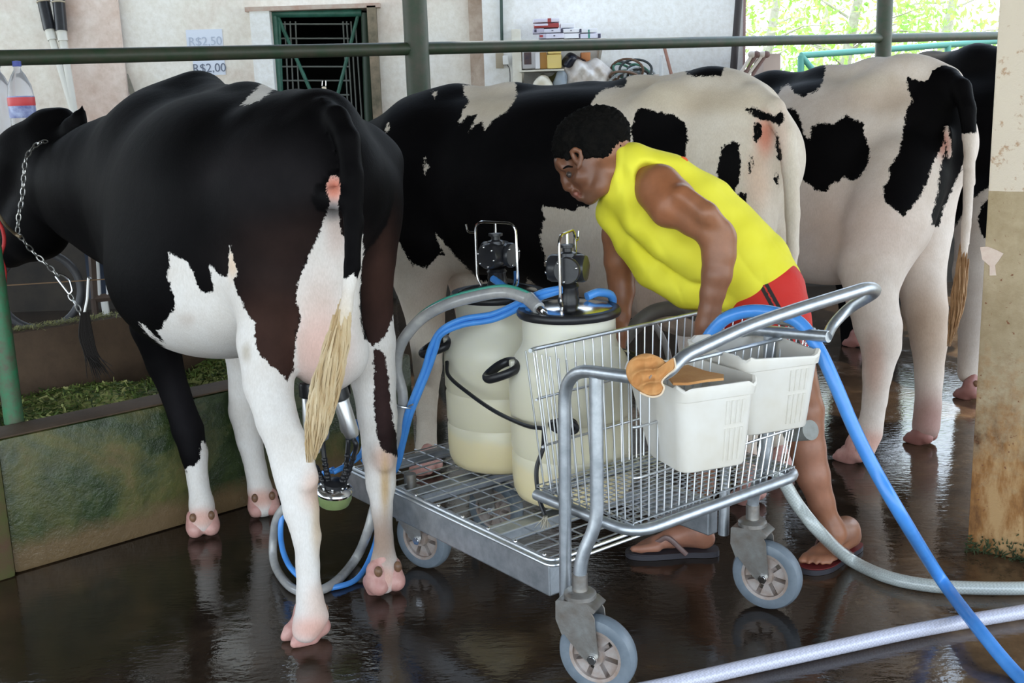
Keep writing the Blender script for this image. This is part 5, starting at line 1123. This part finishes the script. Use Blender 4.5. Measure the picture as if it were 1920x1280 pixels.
for x0, x1 in ((536, 540), (546, 549), (556, 560), (645, 652), (652, 660), (660, 668), (668, 678)): MB().tube([W2(x0-2, 40), W2(x1+6, 300)], .006, 6).build('gate_bar', THIN, gt)
pd_ = thing('padlock', 'small brass padlock hanging on the green gate', 'padlock', WP(608, 172, .0))
MB().box(WP(608, 167, -.0), (.032, .016, .036), None, .003).build('lock_body', mat('brass', (.55, .48, .38), .4, .7), pd_); MB().tube(fillet([WP(604, 161, 0), WP(605, 150, 0), WP(611, 150, 0), WP(611, 161, 0)], .008), .0035, 8).build('shackle', CHROME, pd_)
# price sheets
PAP = mat('paper', (.66, .70, .80), .8)
def sheet(x0, y0, x1, y1, txt, col, lbl, ty):
    t = thing('price_sheet', lbl, 'paper sign', WP((x0+x1)/2, y1, .004)); c, s_, _, _ = quadbox(x0, y0, x1, y1, .004, .002, 0)
    MB().box(c, s_).build('paper', PAP, t, smooth=False)
    cu = bpy.data.curves.new('writing', 'FONT'); cu.body = txt; cu.size = .085; cu.align_x = 'CENTER'; cu.align_y = 'CENTER'; cu.extrude = .0006
    o = bpy.data.objects.new('writing', cu); COL.objects.link(o); me = bpy.data.meshes.new_from_object(o.evaluated_get(bpy.context.evaluated_depsgraph_get())); bpy.data.objects.remove(o)
    w = bpy.data.objects.new('writing', me); COL.objects.link(w); me.materials.clear(); me.materials.append(mat(*col)); w.parent = t
    q = WP((x0+x1)/2, ty, .0062); w.location = Vector(q-np.array(t['_o'])); w.rotation_euler = (math.pi/2, 0, 0)
sheet(353, 54, 416, 112, 'R$2,50', ('faded_ink', (.42, .47, .58), .8), 'upper paper price sheet on the back wall, writing faded pale', 78)
sheet(364, 112, 421, 142, 'R$2,00', ('grey_ink', (.14, .16, .22), .8), 'lower paper price sheet reading R$2,00 just under the green rail', 128)
# white poles with black upper ends
for a, m_, b_, lb in (((72, -40), (93, 56), (140, 215), 'left of two white poles with black tops leaning on the wall at upper left'), ((106, -40), (115, 58), (140, 215), 'right of two white poles with black tops leaning beside the pink board')):
    t = thing('leaning_pole', lb, 'pole', WP(b_[0], b_[1], .2)); A_, M_, B_ = WP(*a, .10), WP(*m_, .14), WP(*b_, .22); E_ = B_+(B_-M_)*2.0; E_ = M_+(B_-M_)*(M_[2]/(M_[2]-B_[2]))
    MB().tube([M_, B_, E_], .026, 12).build('white_shaft', mat('white_pole', (.62, .60, .55), .5), t); MB().tube([A_, M_], .042, 12).build('black_end', BLACKP, t); MB().torus(A_*.55+M_*.45, .042, .006, M_-A_, 16, 6).build('band', mat('tan_band', (.45, .38, .28), .7), t); MB().tube([M_-(M_-A_)*.05, M_+(B_-M_)*.12], .034, 12).build('collar', MATS['white_pole'], t)
# boards
t = MB(); t.prism([WP(118, -30, .06), WP(216, -30, .06), WP(246, 250, .06), WP(262, 520, .06), WP(165, 520, .06), WP(143, 250, .06)], (0, .03, 0)); tag(t.build('leaning_board', PINKM, smooth=False), 'tall pinkish board leaning flat on the back wall behind the black cow', 'board')
t = MB(); t.prism([WP(238, 138, .09), WP(243, 150, .09), WP(266, 215, .09), WP(300, 330, .09), WP(286, 340, .09), WP(258, 222, .09), WP(242, 172, .09)], (0, .02, 0)); tag(t.build('wooden_stake', mat('grey_stake', (.14, .13, .11), .8, var=(.2, .18, .14), vs=20), smooth=False), 'pointed dark grey stake leaning against the wall above the black cow\'s back', 'stake')
# conduit, outlet, cable
cx = WP(938, 0, .17); t = thing('power_outlet', 'small outlet box on the white pilaster under a dark conduit', 'outlet', WP(940, 125, .16))
MB().tube([WP(939, -60, .17), WP(941, 76, .17)], .011, 8).build('conduit', mat('conduit', (.03, .06, .05), .5), t); MB().box(*quadbox(930, 99, 944, 128, .18, .05)).build('box', mat('tan_box', (.36, .30, .22), .6), t); MB().box(*quadbox(943, 104, 953, 121, .20, .05)).build('plug', mat('white_plastic', (.75, .75, .75), .4), t); MB().tube(cr([WP(950, 120, .18), WP(956, 135, .18), WP(956, 200, .18), WP(958, 330, .17)], 5), .003, 6).build('cable', BLACKP, t)
# shelves
WOOD = mat('whitish_shelf_wood', (.60, .55, .46), .7, var=(.72, .70, .64), vs=8)
def shelf(x0, x1, y, dep, lbl, th=5):
    t = thing('wall_shelf', lbl, 'shelf', WP((x0+x1)/2, y, dep/2)); c, s_, _, _ = quadbox(x0, y, x1, y+th, dep, dep, 0); MB().box((c[0], YW-dep/2, c[2]), s_).build('board', WOOD, t)
    for x in (x0+6, x1-6):
        q = WP(x, y+th+1, dep); MB().prism([(q[0]-.01, YW, q[2]), (q[0]-.01, q[1]+.02, q[2]), (q[0]-.01, YW, q[2]-.12)], (.02, 0, 0)).build('bracket', WOOD, t, smooth=False)
    return c[2]+s_[2]/2
sh1 = shelf(972, 1136, 72, .34, 'upper wall shelf carrying the stacked cartons'); sh2 = shelf(974, 1058, 129, .34, 'short middle wall shelf with the yellow container', 6); sh3 = shelf(974, 1262, 170, .42, 'long low wall shelf holding the bags, mostly hidden behind the cow')
t = MB().box(*quadbox(968, 54, 976, 345, .30, .30)); tag(t.build('shelf_side', WOOD), 'pale upright side board of the shelves beside the pilaster', 'board')
CA_ = [mat('carton_lilac', (.62, .60, .74), .6, var=(.72, .71, .80), vs=15), mat('carton_white', (.78, .78, .84), .6), mat('carton_grey', (.40, .37, .50), .6, var=(.55, .52, .62), vs=20)]
RED = mat('carton_red', (.35, .05, .05), .6); DK = mat('carton_dark', (.05, .05, .09), .6); TL_ = mat('teal_mark', (.03, .22, .16), .6)
def carton(x0, y0, x1, y1, m_, lbl, mk, off=.30, dep=.18, grp='cartons on the upper shelf'):
    t = thing('carton', lbl, 'box', WP((x0+x1)/2, y1, off)); c, s_, _, b_ = quadbox(x0, y0, x1, y1, off, dep); MB().box(c, s_, None, .004).build('box', m_, t)
    for (u0, v0, u1, v1, mm) in mk: c2, s2, _, _ = quadbox(x0+(x1-x0)*u0, y0+(y1-y0)*v0, x0+(x1-x0)*u1, y0+(y1-y0)*v1, off+.002, .003, 0); MB().box(c2, s2).build('printed_mark', mm, t)
    if grp: t['group'] = grp
yb = 72
carton(1012, 63, 1024, yb, CA_[2], 'dark lilac carton at the left end of the bottom row', [(0, .3, .5, .8, RED)]); carton(1024, 62, 1058, yb, CA_[0], 'lilac carton second from the left in the bottom row', [(.4, .4, .5, .6, DK)]); carton(1058, 62, 1088, yb, CA_[1], 'white carton in the middle of the bottom row with one dark edge', [(.92, .1, 1, .9, DK)]); carton(1088, 62, 1127, yb, CA_[0], 'wide lilac carton at the right end of the bottom row with a teal mark', [(.38, .1, .46, .95, TL_), (.85, .1, .98, .9, DK)])
carton(1000, 53, 1020, 62.5, CA_[2], 'grey lilac carton at the left of the second row', [(.1, .2, .3, .8, DK)], .30, .16); carton(1020, 53, 1055, 61.5, CA_[0], 'lilac carton with a dark stripe in the second row', [(.4, .4, .5, .6, DK), (.9, .05, 1, .95, DK)], .30, .16); carton(1056, 53, 1086, 61.5, CA_[1], 'white carton in the second row above the dark edged one', [(.45, .4, .53, .6, DK)], .30, .16); carton(1087, 53, 1120, 61.5, CA_[1], 'white carton with a teal mark at the right of the second row', [(0, .1, .1, .95, DK), (.48, .3, .56, .95, TL_)], .30, .16)
carton(1002, 43, 1048, 52.5, RED, 'dark red carton lying third from the bottom of the stack', [(.0, .1, .55, .6, CA_[0])], .30, .15); carton(1000, 34, 1049, 42.5, CA_[0], 'topmost carton of the stack, lilac with a red band', [(.55, .02, .68, .98, RED)], .29, .14); carton(1051, 43, 1077, 52.5, CA_[1], 'small plain white carton beside the dark red one', [], .29, .12)
# middle shelf
t = thing('yellow_container', 'pale yellow plastic container on the middle shelf', 'container', WP(1040, 128, .25)); c, s_, _, _ = quadbox(1026, 101, 1053, 129, .28, .14); MB().box(c, s_, None, .012).build('tub', mat('pale_yellow', (.80, .62, .22), .4), t); MB().box(*quadbox(1027, 96, 1052, 101, .27, .12)).build('lid', MATS['pale_yellow'], t)
tag(MB().box(*quadbox(1013, 98, 1025, 129, .26, .12)).build('brown_jar', mat('amber', (.40, .19, .03), .4)), 'amber brown jar left of the yellow container', 'jar')
t = thing('picture_card', 'white card with a dark picture standing at the left of the middle shelf', 'card', WP(990, 128, .2)); MB().box(*quadbox(980, 96, 1003, 129, .2, .01, 0)).build('card', CA_[1], t); MB().box(*quadbox(983, 98, 996, 121, .203, .003, 0)).build('picture', mat('bluish_print', (.07, .07, .12), .6, var=(.2, .12, .1), vs=20), t)
tag(MB().box(*quadbox(1004, 98, 1012, 129, .27, .1)).build('white_box', CA_[1]), 'narrow white box between the card and the amber jar', 'box')
# bags and piles on the low shelf
def blob(name, lbl, cat, px, py, rx, ry, off, m_, sd, dz=.10, amp=.035, spikes=None):
    b = Body(); r = np.random.default_rng(sd); c = WP(px, py, off)
    for k in range(9):
        q = c+np.array([r.uniform(-.6, .6)*rx, r.uniform(-.4, .4)*dz, r.uniform(-.7, .4)*ry])/1.0; b.ell(q, (rx*r.uniform(.35, .6), dz*r.uniform(.5, .9), ry*r.uniform(.4, .7)), None, .03)
    if spikes:
        for a_, e_k in spikes: b.cone(WP(*a_, off), WP(*e_k, off), .04, .015, .05)
    V, F = b.mesh(.012, 1); V[:, 2] += amp*.4*np.sin(V[:, 0]*40+V[:, 2]*30); V[:, 1] += amp*.5*np.sin(V[:, 0]*55)*np.sin(V[:, 2]*47)
    return tag(mesh_np(name, V, F, m_, origin=(c[0], c[1], V[:, 2].min())), lbl, cat)
blob('plastic_sack', 'crumpled white and brown plastic sack on the low shelf behind the middle cow', 'sack', 1105, 142, .17, .13, .25, mat('sack_plastic', (.48, .40, .34), .3, var=(.74, .71, .70), vs=9, bs=.8, bsc=25), 1, .12, .04, [((1090, 140), (1148, 138)), ((1070, 150), (1062, 122)), ((1110, 130), (1090, 118))])
blob('black_bag', 'black plastic bag lying on top of the white and brown sack', 'bag', 1078, 114, .10, .045, .20, mat('black_bag_film', (.012, .015, .03), .25, bs=.9, bsc=40), 2, .08)
tag(MB().box(*quadbox(1090, 98, 1107, 119, .18, .1)).build('orange_box', mat('orange_box', (.66, .26, .10), .6)), 'small orange box behind the black plastic bag', 'box')
blob('cream_bag', 'small cream cloth bag tied at the top, at the low shelf\'s left end', 'bag', 1018, 160, .07, .06, .3, mat('cream_cloth', (.62, .55, .42), .7, var=(.72, .68, .60), vs=14), 3, .06, .02, [((1018, 158), (1024, 146))])
blob('clear_bag', 'bluish clear plastic bag between the cream bag and the large sack', 'bag', 1050, 155, .05, .07, .28, mat('bluish_film', (.45, .52, .60), .2, trans=.3), 4, .05)
blob('olive_bag', 'dark olive bundle behind the cream bag', 'bag', 1034, 150, .07, .05, .16, mat('olive_cloth', (.10, .09, .03), .8), 6, .05)
f = MB(); r = np.random.default_rng(12)
cols = [mat('strap_grey', (.30, .32, .33), .6), mat('strap_dark', (.03, .035, .035), .6), mat('strap_green', (.06, .18, .12), .6), mat('strap_brown', (.14, .08, .05), .6)]
for k in range(14):
    q = WP(r.uniform(1165, 1205), r.uniform(128, 150), r.uniform(.15, .34)); R_ = r.uniform(.05, .10)
    MBk = MB().torus(q, R_, .009, unit([r.normal()*.8, -1, r.normal()*.8]), 24, 6, 1.2, .8)
    if k == 0: hl_ = thing('harness_pile', 'tangled heap of grey, green and dark straps on the low shelf', 'straps', WP(1185, 165, .25))
    MBk.build('strap', cols[k % 4], hl_)
tag(MB().box(*quadbox(1218, 139, 1236, 170, .25, .1)).build('beige_box', mat('beige_card', (.50, .42, .36), .7)), 'small beige box right of the strap heap', 'box')
tag(MB().tube([WP(1246, 90, .05), WP(1268, 175, .3), WP(1300, 330, .6)], .012, 8).build('brown_stick', mat('brown_stick', (.26, .12, .08), .7)), 'thin brown stick leaning on the bright wall right of the strap heap', 'stick')
tag(MB().tube([WP(1240, 104, .05), WP(1242, 345, .10)], .014, 8).build('white_pipe', mat('white_plastic', (.75, .75, .75), .4)), 'thin white pipe standing against the bright wall beside the brown stick', 'pipe')
# right end of the wall
tag(MB().tube([WP(1390, -60, .15), WP(1373, 160, .20), WP(1355, 480, .3)], .026, 12).build('dark_pole', mat('dark_pole', (.03, .022, .022), .6)), 'dark slim pole leaning at the end of the bright wall', 'pole')
tag(MB().box(*quadbox(1390, -60, 1400, 600, .06, .1)).build('brown_post', mat('pink_brown_post', (.24, .14, .13), .7, var=(.34, .22, .2), vs=10)), 'pinkish brown square post at the right end of the back wall', 'post')
for k, (x0, x1) in enumerate(((1388, 1410), (1397, 1418), (1404, 1430), (1412, 1436))):
    tag(MB().tube([WP(x0-40, 330, .45), WP(x0, 138, .5), WP(x1, 103, .5)], .013, 8).ball(WP(x1, 102, .5), (.03, .02, .025), 6).build('tool_handle', mat(('pale_handle', 'brown_handle')[k % 2], ((.60, .53, .47), (.16, .09, .08))[k % 2], .6)), ('leftmost pale', 'brown second', 'pale third', 'rightmost brown')[k]+' tool handle in the bundle beside the pinkish brown post', 'tool handle', 'tool handles leaning by the post')
tag(MB().box(*quadbox(1428, 100, 1464, 330, .40, .3)).build('cardboard_box', mat('beige_box_side', (.46, .36, .31), .7)), 'beige box standing outside behind the tool handles', 'box')
# ------------------------------------------------------------------ left side: bottles, tyre, crate, chains
LED = P(40, 262, 4.9)
t = thing('side_table', 'dark narrow table behind the cow\'s head carrying the bottles', 'table', v3(LED, 0)); MB().box(v3(LED, LED[2]-.02), (.9, .26, .03)).build('table_top', DKBRN, t)
for a in (-.4, .4):
    for b_ in (-.1, .1): q = LED+[a, b_, 0]; MB().cyl(v3(q, 0), v3(q, LED[2]-.03), .018, res=8).build('leg', DKBRN, t)
def bottle(px, z, top, h, capm, lbl, label=True):
    q = P(px, 262, z); q[2] = LED[2]-.005; k = h/.34; t = thing('plastic_bottle', lbl, 'bottle', q)
    MB().lathe(q, [(.02, .002), (.045, .0), (.052, .012), (.053, .07), (.050, .10), (.053, .13), (.053, .19), (.047, .235), (.030, .275), (.015, .298), (.014, .315)] if k > 0 else [], UP, 24).build('bottle_body', mat('clear_pet', (.80, .80, .84), .12, trans=.75, ior=1.2), t)
    if label:
        MB().lathe(q, [(.0535, .10), (.0545, .105), (.0545, .185), (.0535, .19)], UP, 24, cap=False).build('label', mat('blue_white_label', (.45, .52, .75), .4, var=(.10, .12, .35), vs=22), t); MB().lathe(q, [(.0550, .15), (.0555, .153), (.0555, .182), (.0550, .185)], UP, 24, cap=False).build('label_band', mat('red_band', (.60, .04, .05), .4), t)
        MB().lathe(q, [(.01, .004), (.048, .006), (.050, .07), (.01, .075)], UP, 20).build('amber_drink', mat('amber_drink', (.35, .17, .02), .2), t)
    MB().lathe(q+UP*.312, [(.004, 0), (.018, 0), (.018, .022), (.004, .024)], UP, 18).build('cap', capm, t)
bottle(49, 4.72, 173, .34, mat('blue_cap', (.03, .05, .30), .4), 'plastic bottle with blue cap and red and blue label at left')
bottle(10, 4.80, 190, .34, mat('clear_cap', (.5, .48, .45), .4), 'clear unlabelled plastic bottle at the left edge of the picture', False)
tq = P(75, 545, 4.9); tag(MB().torus(tq, .17, .018, unit([.3, -1, .1]), 40, 10).build('round_hoop', mat('dull_grey_rim', (.06, .06, .065), .5)), 'dark round rim behind the trough under the cow\'s chin', 'ring')
kq = P(195, 520, 5.0); t = thing('barred_crate', 'brown framed crate with white upright bars over dark blue, behind the trough', 'crate', v3(kq, 0))
BF = mat('brown_frame', (.10, .07, .055), .7); c5 = lambda x, y: P(x, y, 5.0)
for a, b_ in (((172, 470), (178, 560)), ((240, 470), (240, 560)), ((172, 470), (240, 470)), ((176, 560), (240, 553))): MB().tube([c5(*a), c5(*b_)], .018, 4).build('frame_bar', BF, t)
for x in (184, 200, 216): MB().tube([c5(x-2, 470), c5(x+3, 556)], .008, 8).build('white_bar', mat('white_plastic', (.75, .75, .75), .4), t)
MB().box(v3(kq+cF*.1, float(c5(205, 515)[2])), (.22, .02, .24)).build('blue_panel', mat('dark_blue_panel', (.02, .035, .07), .6), t)
for x in (176, 240): q = c5(x, 560); MB().cyl(v3(q, 0), q, .016, res=8).build('leg', BF, t)
def chain(lbl, pts, r=.010, w=.0026, m_=CHROME):
    p = cr(pts, 12); s = np.r_[0, np.cumsum(np.linalg.norm(np.diff(p, axis=0), axis=1))]; n = int(s[-1]/(r*2.3)); f = MB()
    for k in range(n):
        q = np.array([np.interp((k+.5)*s[-1]/n, s, p[:, i]) for i in range(3)]); q2 = np.array([np.interp((k+.8)*s[-1]/n, s, p[:, i]) for i in range(3)]); d = unit(q2-q)
        nrm = unit(np.cross(d, cF)) if k % 2 else unit(np.cross(d, np.cross(d, cF))); e2 = np.cross(nrm, d)
        f.tube([q+d*r*1.5*math.cos(a)+e2*r*.8*math.sin(a) for a in np.linspace(0, 2*math.pi, 10, endpoint=False)], w, 5, closed=True)
    return tag(f.build('chain', m_), lbl, 'chain')
STEEL = mat('dull_steel', (.45, .44, .42), .35, .9)
chain('steel halter chain around the black cow\'s neck', [P(88, 264, 4.02), P(68, 272, 3.97), P(50, 295, 3.94), P(45, 330, 3.93), P(42, 370, 3.93), P(36, 400, 3.93), P(33, 437, 3.95)], m_=STEEL)
chain('steel tether chain hanging from the halter to the trough\'s back wall', [P(35, 440, 3.95), P(62, 472, 4.0), P(92, 500, 4.03), P(110, 518, 4.05)], m_=STEEL)
chain('short rusty chain end lying down the brown back wall of the trough', [P(130, 552, 4.05), P(145, 575, 4.05), P(155, 598, 4.06), P(162, 618, 4.07)], m_=STEEL)
tag(MB().tube(fillet([P(104, 518, 4.05), P(130, 552, 4.05), P(136, 545, 4.05), P(130, 522, 4.05), P(112, 514, 4.05), P(104, 518, 4.05)], .02), .0045, 8).build('snap_hook', CHROME), 'steel snap hook joining the chains below the black cow\'s neck', 'hook')
tag(MB().tube([P(-20, 537, 4.15), P(235, 521, 4.45)], .0022, 6).build('tension_wire', mat('rusty_wire', (.30, .18, .10), .6)), 'rusty wire stretched level behind the chains below the black cow\'s neck', 'wire')
tag(MB().tube(fillet([P(158, 590, 4.3), P(164, 560, 4.3), P(166, 520, 4.3), P(170, 524, 4.3)], .01), .006, 8).build('steel_hook', STEEL), 'upright bent steel rod on top of the trough\'s back wall', 'rod')
f = MB(); r = np.random.default_rng(2)
for k in range(40): x = r.normal(0, 6); f.tube(cr([P(158+x*.5, 585, 4.05), P(160+x, 630, 4.04), P(170+x, 665, 4.02), P(186+x*2, 700+r.normal(0, 8), 3.98)], 4), [.004, .003, .001], 4)
tag(f.build('frayed_rope', mat('dark_rope', (.018, .014, .012), .9)), 'dark frayed rope hanging down inside the trough from the chain', 'rope')
tag(MB().tube(cr([P(-12, 400, 3.7), P(4, 428, 3.7), P(8, 455, 3.7), P(2, 480, 3.7), P(9, 505, 3.7), P(9, 530, 3.7)], 6), .006, 8).build('red_rope', mat('red_rope', (.45, .02, .02), .6)), 'red rope hanging at the left edge above the green post', 'rope')
tag(MB().tube(cr([P(-14, 385, 3.75), P(8, 418, 3.8), P(26, 436, 3.93), P(38, 444, 3.93)], 6), .006, 8).build('tan_rope', mat('tan_rope', (.20, .15, .09), .7)), 'tan rope tied to the halter chain ring at the left edge', 'rope')
